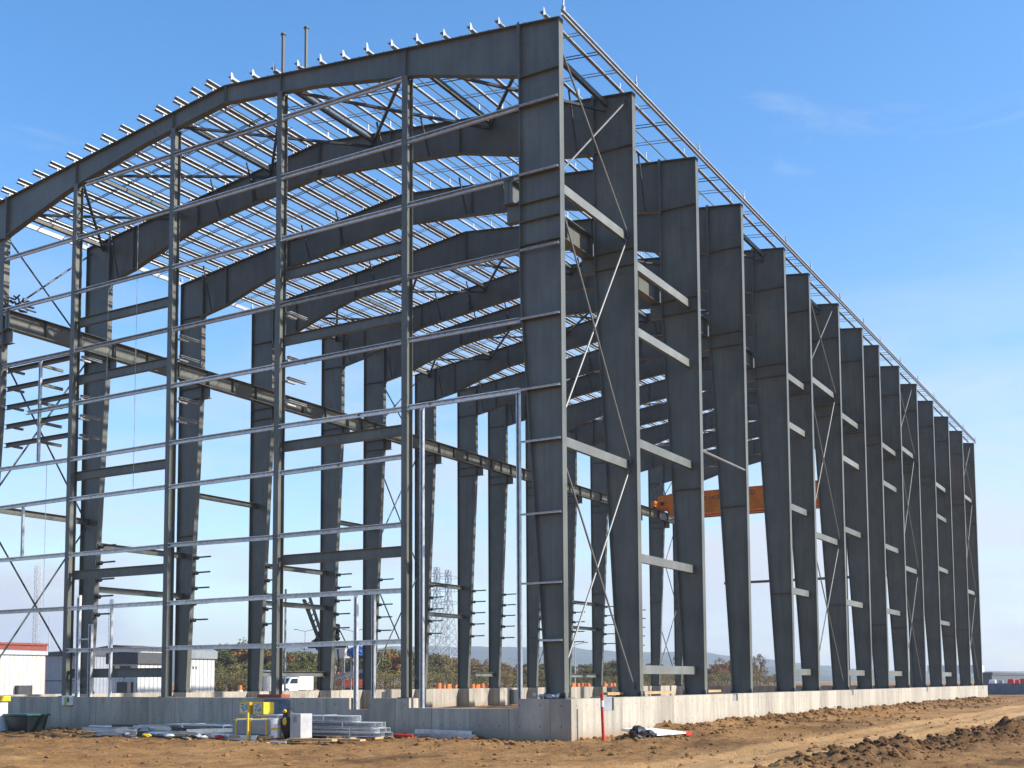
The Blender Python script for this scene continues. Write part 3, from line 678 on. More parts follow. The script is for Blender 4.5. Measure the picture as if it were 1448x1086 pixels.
b.path(lst, .04); b.build('cable_loop', DARKS, cr)

# coil of rope on the shaded-side runway
b = MB(); rg = random.Random(3)
for k in range(26):
    a = rg.uniform(0, 6.28); c = Vector((.25+rg.uniform(-.25, .35), W-1.55+rg.uniform(-.2, .2), 15.25+rg.uniform(0, .4)))
    b.tube(c, c+Vector((math.cos(a)*.35, math.sin(a)*.3, rg.uniform(-.1, .12))), .035, 6)
tag(b.build('rope_coil', mat('old_rope', (.10, .07, .045), .9)), 'tangled brown rope coil lying on the crane beam by the shaded corner', 'rope')

# ------------------------------------------------------------------ things on the dirt in front of the gable
def slab(name, m, x0, x1, y0, y1, z0, z1, parent=None, bevel=.012, **k):
    return MB().box(x0, x1, y0, y1, z0, z1).build(name, m, parent, bevel=bevel, **k)
# survey stake
sx, sy = .25, -.93
st = empty('survey_stake', (sx, sy, 0), 'red stake with a white band standing by the concrete corner', 'stake')
MB().hexa([(sx-.03, sy-.03, -.2), (sx+.03, sy-.03, -.2), (sx+.03, sy+.03, -.2), (sx-.03, sy+.03, -.2)]+[(sx+.0-.03-.03, sy-.03+.02, .86), (sx+.03-.03, sy-.01, .86), (sx+.0, sy+.05, .86), (sx-.06, sy+.05, .86)]).build('shaft', RED, st)
MB().box(sx-.065, sx+.005, sy-.015, sy+.055, .86, 1.02).build('band', WHITE, st)
MB().box(sx-.062, sx+.002, sy-.012, sy+.052, 1.02, 1.2).build('stake_top', RED, st)

def bundle(name, x0, y0, y1, nx_, nz_, w_, h_, z0, label, cat, m=GALVB, open_ends=True, group=None, skew=0.):
    """a strapped bundle of channel sections lying along y"""
    e = empty(name, (x0+nx_*w_/2, (y0+y1)/2, z0), label, cat, group)
    for a in range(nx_):
        for c in range(nz_):
            j0 = rnd.uniform(-.12, .12); j1 = rnd.uniform(-.12, .12)
            x = x0+(a+.5)*w_; z = z0+(c+.5)*h_
            b = MB(); b.channel((x+w_*.42+skew*0, y0+j0, z), (x+w_*.42+skew, y1+j1, z), h_*.94, w_*.85, .006, side=-1 if c % 2 else -1, lip=.02)
            b.build('channel_section', m, e)
    for t_ in (.25, .72):
        y = y0+(y1-y0)*t_; b = MB(); xa, xb = x0-.008, x0+nx_*w_+.012; za, zb_ = z0-.002, z0+nz_*h_+.006
        b.box(xa-.004, xa, y-.02, y+.02, za, zb_); b.box(xa, xb, y-.02, y+.02, zb_, zb_+.004); b.box(xb, xb+.004, y-.02, y+.02, za, zb_); b.build('strap', WHITE, e)
    return e
# timbers, then the stacked bundles
for k, (y, txt) in enumerate(((4.6, 'right end'), (6.2, 'middle'), (7.7, 'left end'))):
    tag(slab('bearer_timber', WOOD, -3.1, -1.7, y-.06, y+.06, gz(-2.4, y)-.03, .11), 'pale timber bearer under the %s of the galvanised stack' % txt, 'timber', 'bearers under the stack')
GB = 'bundles of the big stack'
bundle('steel_bundle', -2.75, 4.02, 7.3, 3, 2, .24, .115, .11, 'lowest strapped bundle of galvanised channels, its open ends pointing right', 'steel bundle', group=GB)
bundle('steel_bundle', -2.78, 4.2, 7.6, 3, 1, .23, .14, .345, 'middle bundle of galvanised channels in the big stack', 'steel bundle', group=GB)
bundle('steel_bundle', -2.8, 4.85, 8.15, 2, 1, .26, .16, .49, 'topmost long bundle of galvanised channels under the yellow boxes', 'steel bundle', group=GB)
bundle('steel_bundle', -3.3, 7.9, 11.2, 3, 2, .28, .15, .06, 'low bundle of grey channels left of the yellow boxes', 'steel bundle', GALVD)
bundle('steel_bundle', -2.6, 8.1, 12.9, 3, 1, .25, .15, .05, 'long flat bundle of channels along the foot of the gable wall', 'steel bundle', GALVD)
rg = random.Random(14)
for k in range(34):
    x = rg.uniform(-3.9, -2.6); y = rg.uniform(8.3, 13.2); l_ = rg.uniform(.6, 1.7); a = rg.gauss(0, .22); z = .07+rg.random()**1.5*(.42 if y < 10 else .26)
    tag(MB().channel((x-math.sin(a)*l_/2, y-math.cos(a)*l_/2, z), (x+math.sin(a)*l_/2, y+math.cos(a)*l_/2, z+rg.uniform(-.03, .05)), rg.choice([.06, .08, .11]), .05, .006, side=rg.choice([-1, 1]), lip=.015).build('steel_offcut', rg.choice([GALV, GALVD, DARKS, GALV])), 'loose steel offcut in the heap of scrap channels left of the galvanised stack', 'offcut', 'steel offcuts in the heap')
# stray sections
for k, (x0, y0, x1, y1, z, r_, lab) in enumerate(((-1.5, 10.2, -1.35, 16.4, .12, .06, 'longest loose steel pipe on the dirt, parallel to the shaded wall'), (-3.4, 10.4, -2.7, 12.7, .1, .07, 'short loose pipe on the dirt in front of the flat bundle'), (-3.9, 9.0, -3.6, 11.3, .1, .06, 'loose pipe nearest the camera left of the stack'))):
    tag(MB().tube((x0, y0, z), (x1, y1, z), r_, 12).build('steel_pipe', GALV if k != 1 else GALVD), lab, 'pipe', 'loose pipes on the dirt')
for k, (x0, y0, x1, y1, z, lab) in enumerate(((-3.9, 9.6, -3.5, 7.6, .1, 'dull loose channel lying across scraps left of the stack'), (-.75, 2.4, -.62, 4.3, .16, 'upper loose channel against the wall right of the stack'), (-.95, 2.2, -.85, 4.4, .07, 'lower loose channel on the dirt right of the stack'), (-4.1, 6.8, -3.8, 8.7, .09, 'bright loose channel in front of the yellow boxes'))):
    tag(MB().channel((x0, y0, z), (x1, y1, z), .14, .07, .008, lip=.02).build('steel_channel', GALV), lab, 'channel', 'loose channels on the dirt')
for k, (x, y, a, l, lab) in enumerate(((-3.7, 10.2, .2, 1.5, 'orange-brown plank among the scraps left of the stack'), (-3.5, 13.0, -.1, 1.6, 'plank lying farthest left on the dirt'), (-4.05, 5.0, .06, 1.5, 'pale plank below the pale carton'), (-3.75, 4.2, .1, 1.2, 'pale plank farthest right in front of the stack'))):
    tag(MB().bar((x-math.sin(a)*l/2, y-math.cos(a)*l/2, .1), (x+math.sin(a)*l/2, y+math.cos(a)*l/2, .09), .2, .05).build('plank', WOOD), lab, 'plank', 'planks on the dirt')
# yellow boxes on the stack
for y, lab in ((8.45, 'left yellow carton on the stack, turned to show a brown side'), (7.95, 'right yellow carton on top of the galvanised stack')):
    z = .66; e = empty('yellow_carton', (-2.6, y, z), lab, 'carton')
    MB().box(-2.8, -2.38, y-.2, y+.19, z, z+.32).build('box', YELLOW, e, bevel=.008)
    b = MB(); rg = random.Random(int(y*100))
    for r_ in range(5):
        for c in range(6):
            if rg.random() < .62: b.box(-2.806, -2.801, y-.115+c*.04, y-.115+c*.04+.03, z+.07+r_*.042, z+.07+r_*.042+.03)
    b.build('printed_label', DARKS, e)
    MB().box(-2.803, -2.8005, y-.13, y+.14, z+.05, z+.28).build('label_panel', OFFW, e)
# strapped grey crates, black bag with yellow tag, white carton
e = empty('wrapped_pallet', (-3.6, 6.8, .1), 'low grey wrapped pallet load with yellow straps before the stack', 'pallet load')
MB().box(-3.95, -3.35, 6.0, 7.35, .16, .56).build('wrapped_load', GREYP, e, bevel=.04)
MB().box(-4.0, -3.3, 5.95, 7.4, .08, .15).build('pallet_board', WOOD, e)
for y in (6.15, 6.7, 7.2):
    b = MB(); b.box(-3.962, -3.952, y-.022, y+.022, .15, .57); b.box(-3.952, -3.35, y-.022, y+.022, .562, .57); b.build('strap', YELLOW, e)
e = empty('silver_drum', (-3.75, 5.8, .1), 'silver foil wrapped roll standing beside the black bag', 'wrapped roll')
MB().tube((-3.75, 5.8, .1), (-3.75, 5.8, .6), .19, 20).build('foil_wrap', GALV, e)
b = MB(); b.tube((-3.75, 5.8, .3), (-3.75, 5.8, .36), .195, 20); b.build('tape', YELLOW, e)
e = empty('black_sack', (-3.65, 5.42, .08), 'glossy black sack with a yellow tag between silver roll and pale carton', 'sack')
b = MB(); rg = random.Random(8); b.blob((-3.6, 5.44, .45), (.2, .2, .42), rg, 2, .07); b.build('bag', BLACK, e, smooth=True)
MB().blob((-3.805, 5.42, .52), (.02, .07, .1), rg, 1, .02).build('tag', YELLOW, e); MB().blob((-3.76, 5.46, .78), (.04, .06, .05), rg, 1, .1).build('knot', YELLOW, e)
e = empty('pale_carton', (-3.6, 5.05, .1), 'pale carton standing at the right of the black sack', 'carton')
MB().box(-3.85, -3.4, 4.85, 5.2, .1, .72).build('box', CARDG, e, bevel=.01)
MB().box(-3.856, -3.851, 4.98, 5.1, .5, .66).build('sticker', GREYP, e)
b = MB(); b.tube((-4.1, 7.5, .0), (-4.1, 7.5, .74), .03, 8); tag(b.build('yellow_stake', YELLOW), 'thin yellow stake standing at the left of the wrapped pallet', 'stake')
for o_ in COL.objects:
    if o_.parent is None and o_.name.split('.')[0] in ('wrapped_pallet', 'silver_drum', 'black_sack', 'pale_carton'): o_.location.y += .45 if o_.name.startswith('wrapped') else .7
COL.objects['yellow_stake'].location.y -= .4
# orange barrier board behind the stack, blue sheet on the wall
MB().box(-.335, -.305, 9.0, 10.3, .42, F-.06)
tag(MB().box(-.42, -.38, 8.55, 10.05, .12, .5).build('orange_board', mat('faded_orange', (.45, .15, .07), .7)), 'faded orange board leaning on the shaded concrete wall', 'board')
tag(MB().box(-.345, -.306, 9.0, 9.95, .5, 1.02).build('blue_sheet', mat('faded_blue', (.16, .19, .24), .8, var=.25)), 'faded blue sheet fixed to the shaded concrete wall', 'sheet')
tag(MB().box(-.28, .1, 9.35, 10.3, F+.002, F+.1).build('brick_strip', mat('red_brick_strip', (.30, .07, .04), .8)), 'short strip of red bricks on top of the gable wall', 'bricks')
# scraps
rg = random.Random(21)
for k, (m, c, lab) in enumerate(((YELLOW, (-4.0, 10.9), 'small yellow scrap on the dirt left of the stack'), (OFFW, (-4.1, 9.9), 'crumpled white scrap nearest the plank'), (OFFW, (-4.2, 8.6), 'crumpled white scrap before the grey channels'), (BLACK, (-3.9, 9.2), 'black plastic scrap among the loose channels'), (RED, (-4.0, 8.2), 'small red scrap below the yellow cartons'), (OFFW, (-4.0, 11.6), 'crumpled white scrap beside the short pipe'))):
    tag(MB().blob((c[0], c[1], .09), (.1, .13, .045), rg, 1, .4).build('scrap', m), lab, 'scrap', 'scraps on the dirt')
for k in range(14):
    x = rg.uniform(-4.3, -3.9); y = rg.uniform(5.2, 12.8); l_ = rg.uniform(.15, .5); a = rg.uniform(-.9, .9)
    tag(MB().bar((x-math.sin(a)*l_/2, y-math.cos(a)*l_/2, gz(x, y)+.03), (x+math.sin(a)*l_/2, y+math.cos(a)*l_/2, gz(x, y)+rg.uniform(.03, .09)), rg.uniform(.05, .12), .035).build('batten', rg.choice([WOOD, WOOD, BLACK, OFFW])), 'short scrap batten lying on the dirt before the steel stacks', 'batten', 'scrap battens before the stacks')
# red hose end and black bag on the right
tag(MB().path([(-1.5, 4.6, .09), (-1.55, 4.2, .12), (-1.5, 3.75, .1)], .04, 8).build('red_hose', RED), 'red hose lying on the dirt at the right end of the stack', 'hose')
b = MB(); rg = random.Random(4); b.blob((.95, -1.55, .16), (.24, .22, .2), rg, 2, .16); b.blob((1.32, -1.7, .12), (.18, .16, .13), rg, 2, .16)
tag(b.build('rubbish_bag', BLACK, smooth=False), 'black rubbish bag on the dirt by the sunlit wall', 'bag')
e = empty('plastic_sheet', (2.4, -1.5, .05), 'white plastic sheet with a red edge beside the black rubbish bag', 'sheet')
MB().hexa([(1.4, -1.9, .1), (3.0, -2.1, .1), (3.4, -.9, .16), (1.8, -.7, .18), (1.4, -1.9, .16), (3.0, -2.1, .14), (3.4, -.9, .22), (1.8, -.7, .26)]).build('sheet', WHITE, e)
MB().box(2.9, 3.3, -2.1, -1.95, .05, .14).build('red_edge', RED, e)
# green bin and yellow-lidded tank on the far left
e = empty('green_bin', (-2.7, 17.6, 0), 'low dark green lidded bin by the shaded wall', 'bin')
MB().hexa([(-3.05, 17.25, .0), (-2.4, 17.25, .0), (-2.4, 18.15, .0), (-3.05, 18.15, .0), (-3.12, 17.15, .5), (-2.33, 17.15, .5), (-2.33, 18.25, .5), (-3.12, 18.25, .5)]).build('tub', DGREEN, e, bevel=.03)
MB().box(-3.16, -2.29, 17.1, 18.3, .5, .57).build('lid', GREEN, e, bevel=.02)
e = empty('water_tank', (-3.2, 18.9, 0), 'pale blue tank with a yellow lid at the left edge', 'tank')
MB().box(-3.6, -2.9, 18.36, 19.2, 0, .95).build('body', POLY, e, bevel=.04); MB().box(-3.64, -2.86, 18.3, 19.24, .95, 1.12).build('lid', YELLOW, e, bevel=.02)
# meter box on the shaded wall
e = empty('junction_box', (-.35, 18.75, .75), 'small white box with a lime label on the shaded wall', 'junction box')
MB().box(-.42, -.302, 18.5, 18.95, .78, 1.1).build('case', WHITE, e, bevel=.01); MB().box(-.426, -.421, 18.68, 18.8, .78, 1.06).build('label', LIME, e); MB().box(-.428, -.42, 18.57, 18.66, .88, 1.03).build('socket', DARKS, e)
# planks lying on the sunlit wall and the small shim stack under the corner column
for x0, x1, lab in ((5.4, 8.4, 'pale plank on the sunlit wall left of the third column'), (10.6, 12.8, 'pale plank on the sunlit wall right of the third column'), (3.6, 5.2, 'dark weathered plank on the sunlit wall by the second column')):
    tag(MB().box(x0, x1, .55, .85, F+.05, F+.13).build('plank', WOOD), lab, 'plank', 'planks on the sunlit wall')
b = MB(); rg = random.Random(9)
for k in range(16): b.blob((-.22+rg.uniform(0, .1), .15+rg.uniform(0, .7), F+.05+rg.uniform(0, .05)), .06, rg, 0, .3)
tag(b.build('shim_pile', GALVD), 'small pile of grey shims at the foot of the corner column', 'shims')
for k, (x0, z0, lab) in enumerate(((1.6, F-.34, 'dark steel block in the pocket next to the corner'), (11.65, F-.24, 'dark block in the pocket under the third bay'), (27.25, F-.24, 'dark block in the pocket under the sixth bay'), (44.35, F-.24, 'dark block in the farthest pocket but one'), (64.62, F-.24, 'dark block in the farthest pocket'))):
    tag(MB().box(x0, x0+(.55 if k == 0 else .4 if k < 4 else .16), -.27, .1, z0+.003, F+(.03 if k == 0 else -.02)).build('embedded_block', GREYP), lab, 'block', 'blocks in the wall pockets')
for y, x, lab in ((24.1, 38.8, 'dark hatch opposite the gable doorway'), (24.1, 24.4, 'dark hatch opposite the small threshold'), (24.1, 52.8, 'dark hatch on the inner wall seen through the first bay')):
    tag(MB().box(x-.5, x+.5, y-.03, y+.04, .1, .98).build('hatch', DARKS), lab, 'hatch', 'hatches in the far inner wall')

# ------------------------------------------------------------------ the surroundings
# hills
def ridge(name, d, prof, m, thick=500):
    b = MB(); rg = random.Random(len(prof)); pts = []
    px = prof[0][0]
    while px <= prof[-1][0]:
        y = lerp_tab(prof, px)+rg.uniform(-1.2, 1.2); pts.append((px, y)); px += 14
    k = len(b.v); n = len(pts)
    for j, (dd, s) in enumerate(((-.22, 0.), (-.1, .55), (0, 1.), (.12, .8), (.2, 0.))):
        for px, y in pts:
            p = site(px, d*(1+dd)); h = height(px, y, d); b.v.append((p.x, p.y, max(0, h*s*(1+rg.uniform(-.03, .03)))-2))
    for j in range(4):
        for i_ in range(n-1): b.f.append((k+j*n+i_, k+j*n+i_+1, k+(j+1)*n+i_+1, k+(j+1)*n+i_))
    o = b.build(name, m, smooth=True, recalc=False); return tag(o, kind='structure')
HILL = mat('hill_woods', (.06, .075, .05), .9, var=.3, scale=.02)
ridge('hills', 2300, [(-400, 925), (0, 922), (230, 914), (400, 914), (600, 913), (800, 914), (900, 921), (1000, 922), (1100, 932), (1200, 944), (1300, 948), (1450, 948), (1600, 944), (1900, 950)], HILL)
ridge('near_hills', 1500, [(900, 962), (1000, 945), (1080, 940), (1160, 952), (1300, 957), (1448, 953), (1600, 955), (1800, 956)], HILL)

# trees
LEAF = {}
def leafmat(name, a, b_):
    m = bpy.data.materials.new(name); m.use_nodes = True; t = m.node_tree; bs = t.nodes['Principled BSDF']; bs.inputs['Roughness'].default_value = .7; bs.inputs['Specular IOR Level'].default_value = .2
    g = N(t, 'ShaderNodeNewGeometry'); r = N(t, 'ShaderNodeValToRGB'); r.color_ramp.elements[0].color = (*a, 1); r.color_ramp.elements[1].color = (*b_, 1)
    t.links.new(g.outputs['Random Per Island'], r.inputs[0]); t.links.new(r.outputs[0], bs.inputs['Base Color']); return m
LM = [leafmat('leaf_green', (.06, .075, .022), (.15, .145, .045)), leafmat('leaf_rust', (.18, .085, .03), (.34, .18, .055)), leafmat('leaf_olive', (.11, .10, .035), (.25, .19, .07)), leafmat('leaf_brown', (.15, .095, .05), (.30, .20, .09))]
BARK = mat('bark', (.06, .045, .035), .9)
def tree_proto(k, h, wid, m, nleaf, name='broadleaf_tree', bare=False, shrub=False):
    rg = random.Random(100+k); e = empty(name, (0, 0, 0), 'x', 'tree')
    b = MB(); tz = h*(.1 if shrub else .28); pts = [Vector((0, 0, -.2)), Vector((rg.uniform(-.1, .1), rg.uniform(-.1, .1), tz)), Vector((rg.uniform(-.3, .3), rg.uniform(-.3, .3), h*.75))]
    r0 = h*.025; b.tube(pts[0], pts[1], r0, 7, r0*.8); b.tube(pts[1], pts[2], r0*.8, 6, r0*.25); tips = [pts[2]]
    for j in range(16 if bare else 11):
        s = pts[1].lerp(pts[2], rg.random()); a = rg.uniform(0, 6.28); l = wid*rg.uniform(.3, .55)*(.6+.5*(1-(s.z/h)))
        q_ = s+Vector((math.cos(a)*l, math.sin(a)*l, h*rg.uniform(.08, .22))); b.tube(s, q_, r0*.4, 5, r0*.1); tips.append(q_)
        if bare:
            for _ in range(4):
                q2 = q_+Vector((rg.uniform(-.6, .6), rg.uniform(-.6, .6), rg.uniform(.2, .9)))*h*.1; b.tube(s.lerp(q_, .7), q2, r0*.16, 4, r0*.05); tips.append(q2)
    b.build('trunk', BARK, e, recalc=False)
    c = MB(); cl = []
    for j in range(15):
        z = h*(tz/h+.1+(.86-tz/h)*rg.random()); rr = wid/2*math.sqrt(max(.08, 1-((z-h*.58)/(h*.5))**2)); a = rg.uniform(0, 6.28); d = rr*rg.random()**.5*.85
        cl.append((Vector((math.cos(a)*d, math.sin(a)*d, z)), wid*rg.uniform(.11, .2)))
    for j in range(nleaf):
        ct, cr_ = cl[rg.randrange(len(cl))] if rg.random() < .85 else (tips[rg.randrange(len(tips))], wid*.12)
        v = Vector((rg.gauss(0, 1), rg.gauss(0, 1), rg.gauss(0, .8))); v = v.normalized()*cr_*rg.random()**.4
        p = ct+v; s = h*.021*rg.uniform(.6, 1.5); u = Vector((rg.gauss(0, 1), rg.gauss(0, 1), rg.gauss(0, 1))).normalized(); t_ = u.orthogonal().normalized()*s; u2 = u.cross(t_).normalized()*s*.7
        n = len(c.v); c.v += [tuple(p-t_-u2), tuple(p+t_-u2*.3), tuple(p+t_*.6+u2), tuple(p-t_*.7+u2*.8)]; c.f.append((n, n+1, n+2, n+3))
    c.build('crown', m, e, recalc=False)
    return e
protos = [tree_proto(0, 7, 5.5, LM[0], 2600), tree_proto(1, 7, 5.2, LM[1], 2300), tree_proto(2, 7, 6, LM[2], 2600), tree_proto(3, 6, 5.5, LM[3], 1700), tree_proto(4, 8, 4, LM[3], 260, 'bare_tree', True), tree_proto(5, 7, 6.5, LM[0], 2900), tree_proto(6, 3, 4.2, LM[0], 1300, 'shrub', shrub=True), tree_proto(7, 3, 4.4, LM[2], 1300, 'shrub', shrub=True), tree_proto(8, 3, 4.2, LM[3], 1100, 'shrub', shrub=True)]
for o in protos[6:]: o['category'] = 'shrub'
pd = ['dense dark green tree', 'rust coloured autumn tree', 'olive green autumn tree', 'thin brown autumn tree', 'nearly bare slender tree', 'broad dark green tree', 'dark green shrub', 'olive shrub', 'brown shrub']
used = set()
rg = random.Random(77)
treelist = []
def grove(x0, x1, step, ytab, d0, d1, kinds):
    px = x0
    while px < x1:
        treelist.append((px+rg.uniform(-4, 4), lerp_tab(ytab, px)+rg.uniform(-3, 5), rg.uniform(d0, d1), rg.choice(kinds))); px += step*rg.uniform(.7, 1.3)
grove(298, 470, 9, [(300, 920), (350, 915), (400, 921), (470, 926)], 180, 215, [1, 1, 2, 0, 5])
grove(306, 470, 22, [(300, 938), (470, 940)], 160, 175, [0, 5, 2])
grove(470, 600, 10, [(470, 930), (530, 926), (600, 925)], 190, 230, [2, 0, 1, 5])
grove(600, 925, 8, [(600, 930), (650, 930), (700, 942), (800, 944), (900, 938)], 220, 270, [1, 2, 3, 0, 2, 3])
grove(604, 925, 14, [(600, 946), (900, 950)], 195, 215, [0, 2, 3])
grove(925, 1062, 8, [(925, 945), (1000, 944), (1030, 938), (1062, 942)], 230, 300, [1, 3, 3, 2])
grove(1062, 1112, 8, [(1062, 948), (1110, 962)], 240, 300, [3, 2])
grove(300, 600, 9, [(300, 950), (600, 951)], 150, 160, [6, 7])
grove(600, 930, 9, [(600, 955), (930, 956)], 170, 190, [6, 7])
grove(930, 1112, 8, [(930, 955), (1062, 953), (1112, 964)], 200, 225, [7, 8, 6])
treelist += [(960, 925, 250, 4), (1015, 930, 250, 4), (1072, 924, 260, 4), (1068, 930, 270, 4)]
names = {}
for n, (px, y, d, k) in enumerate(treelist):
    p = site(px, d); h = height(px, y, d); sc = max(.4, h/[6.6, 6.6, 6.6, 5.7, 8, 6.6, 2.8, 2.8, 2.8][k])
    if px < 470: where = 'left of the broad gable post' if px < 390 else 'behind the white trucks'
    elif px < 600: where = 'behind the red machines'
    elif px < 745: where = 'beyond the gable doorway'
    elif px < 925: where = 'behind the corner column'
    else: where = 'under the orange crane'
    lab = '%s beyond the site, %s' % (pd[k], where)
    if k not in used:
        used.add(k); o = protos[k]; o.location = p; o.scale = (sc, sc, sc); o.rotation_euler = (0, 0, rg.uniform(0, 6.28)); o['label'] = lab
    else: o = copy_tree(protos[k], p, rg.uniform(0, 6.28), sc, lab)
    names.setdefault(lab, []).append(o)
for lab, os_ in names.items():
    for o in os_:
        o['group'] = pd[os_[0] and [i for i, t_ in enumerate(pd) if lab.startswith(t_)][0]] + 's ' + lab.split(', ')[1]

# buildings on the left
WCOR = corrugated('white_corrugated', (.66, .64, .58), .45); GCOR = corrugated('grey_siding', (.30, .33, .37), .5); LCOR = corrugated('light_siding', (.60, .61, .60), .4)
ROOFD = mat('dark_roof', (.07, .072, .08), .7); BRICK = mat('brick_red', (.26, .065, .04), .85, var=.25, scale=4); ROOFL = mat('pale_roof', (.42, .45, .48), .5); ROOFB = mat('brown_roof', (.13, .08, .07), .8)
def pxof(p):
    d = Vector(p)-CAM; return PPX+FPX*d.dot(RT)/d.dot(FW)
def run(c, ax, px):                         # length along +x (to the right) or +y (to the left) that reaches a pixel column
    lo, hi = 0, 60
    for _ in range(40):
        m_ = (lo+hi)/2; q_ = (c.x+m_, c.y, 1) if ax == 0 else (c.x, c.y+m_, 1)
        if (pxof(q_) < px) == (ax == 0): lo = m_
        else: hi = m_
    return lo
def shed(name, pxl, pxc, pxr, d, ytop, label, cat, wall, wall2, roof, rise=.5, fascia=.35, deep=None, wide=None):
    c = site(pxc, d); dy = deep or run(c, 1, pxl); dx = wide or run(c, 0, pxr); h = height(pxc, ytop, d)
    e = empty(name, (c.x+dx/2, c.y+dy/2, 0), label, cat)
    MB().box(c.x, c.x+dx, c.y, c.y+dy, -.3, h-fascia).build('wall', wall, e)
    b = MB(); b.box(c.x-.15, c.x+dx+.15, c.y-.15, c.y+dy+.15, h-fascia+.002, h)
    b.prism([(c.x-.15, c.y-.15, h), (c.x+dx+.15, c.y-.15, h), (c.x+dx+.15, c.y+dy/2, h+rise), (c.x-.15, c.y+dy/2, h+rise)], (0, 0, 0), (0, 0, .05))
    b.prism([(c.x-.15, c.y+dy+.15, h), (c.x+dx+.15, c.y+dy+.15, h), (c.x+dx+.15, c.y+dy/2, h+rise), (c.x-.15, c.y+dy/2, h+rise)], (0, 0, 0), (0, 0, .05))
    for xx in (c.x-.12, c.x+dx+.1): b.prism([(xx, c.y-.15, h), (xx, c.y+dy+.15, h), (xx, c.y+dy/2, h+rise)], (0, 0, 0), (.02, 0, 0))
    b.build('roof', roof, e)
    return e, c, dx, dy, h
e, c, dx, dy, h = shed('warehouse', -60, -59, 63, 96, 919, 'long white corrugated warehouse at the left edge', 'warehouse', WCOR, WCOR, ROOFL, .3, .3, deep=14)
q_ = c+Vector((run(c, 0, 21), 0, 0)); MB().box(q_.x, q_.x+1.4, q_.y-.5, q_.y-.02, 0, 1.35).build('air_unit', DARKS, e)
e, c, dx, dy, h = shed('brick_building', -60, -55, 65, 150, 907, 'red brick building rising behind the white warehouse', 'building', BRICK, BRICK, BRICK, .0, .25, deep=12)
e, c, dx, dy, h = shed('site_cabin', 64, 121, 152, 128, 922, 'blue grey cabin next to the white warehouse', 'cabin', GCOR, GCOR, ROOFD, .06, .4)
MB().box(c.x-.03, c.x+.02, c.y+dy*.3, c.y+dy*.3+.9, 1.9, 3.1).build('window', GLASS, e); MB().box(c.x-.04, c.x+.02, c.y, c.y+dy, 1.75, 1.85).build('rail_trim', DARKS, e)
e, c, dx, dy, h = shed('site_trailer', 153, 197, 237, 84, 924, 'grey sided site trailer with dark roof and two windows', 'trailer', LCOR, LCOR, ROOFD, .08, .75)
for yy in (.25, .42, .8):
    wn = MB().box(c.x-.05, c.x+.02, c.y+dy*yy, c.y+dy*yy+.55, 1.9, 2.75).build('window', GLASS, e); MB().box(c.x-.06, c.x-.045, c.y+dy*yy-.05, c.y+dy*yy+.6, 1.83, 1.9).build('sill', WHITE, wn)
MB().box(c.x-.5, c.x-.02, c.y+.5, c.y+1.6, .2, 1.6).build('heat_pump', DARKS, e)
shed('brown_house', 196, 200, 236, 150, 917, 'house with brown roof behind the site trailer', 'house', WCOR, WCOR, ROOFB, .5, .3, deep=10)
e, c, dx, dy, h = shed('white_shed', 255, 267, 303, 88, 921, 'narrow white shed with grey roof band left of the trees', 'shed', LCOR, LCOR, GREYP, .15, .55)
MB().box(c.x+.5, c.x+.62, c.y-.03, c.y+.01, 2.55, 2.75).build('vent', DARKS, e); MB().box(c.x+.8, c.x+.92, c.y-.03, c.y+.01, 2.55, 2.75).build('vent', DARKS, e)
# far right: dark building, grey boundary wall, red and white goods
e, c, dx, dy, h = shed('dark_depot', 1380, 1398, 1560, 200, 951, 'long dark flat roofed depot beyond the far corner of the hall', 'depot', mat('slate_wall', (.075, .085, .10), .7), None, ROOFD, 0, .4)
MB().box(c.x+8, c.x+19, c.y+4, c.y+12, h, h+1.4).build('roof_unit', WHITE, e)
c = site(1391, 118); c2 = site(1600, 106)
b = MB(); b.bar((c.x, c.y, .45), (c2.x, c2.y, .45), .2, 1.3)
for k in range(6): p = c.lerp(c2, k/6+.1); b.bar((p.x, p.y, -.2), (p.x, p.y, 1.16), .3, .3, up=(1, 0, 0))
tag(b.build('boundary_wall', mat('grey_block', (.17, .185, .21), .8)), 'grey boundary wall right of the far corner of the hall', 'wall')
for k, (px, d, m, l_, h_) in enumerate(((1399, 160, WHITE, 1.2, 1.45), (1410, 160, GREYP, 1.0, 1.4), (1425, 160, RED, 1.1, 1.55), (1434, 156, RED, .8, 1.45), (1443, 160, mat('rust', (.3, .08, .04), .8), 1.3, 1.6))):
    p = site(px, d); nm = ('white', 'grey', 'bright red', 'smaller red', 'rust red')[k]
    e = empty('machine_crate', (p.x, p.y, 0), '%s covered machine behind the grey boundary wall' % nm, 'machine')
    b = MB(); b.hexa([(p.x-l_/2, p.y-l_/2, 0), (p.x+l_/2, p.y-l_/2, 0), (p.x+l_/2, p.y+l_/2, 0), (p.x-l_/2, p.y+l_/2, 0), (p.x-l_/3, p.y-l_/3, h_), (p.x+l_/3, p.y-l_/3, h_), (p.x+l_/3, p.y+l_/3, h_), (p.x-l_/3, p.y+l_/3, h_)]); b.build('cover', m, e, bevel=.1)
    MB().box(p.x-l_*.6, p.x+l_*.6, p.y-l_*.6, p.y+l_*.6, 0, .25).build('skid', DARKS, e)

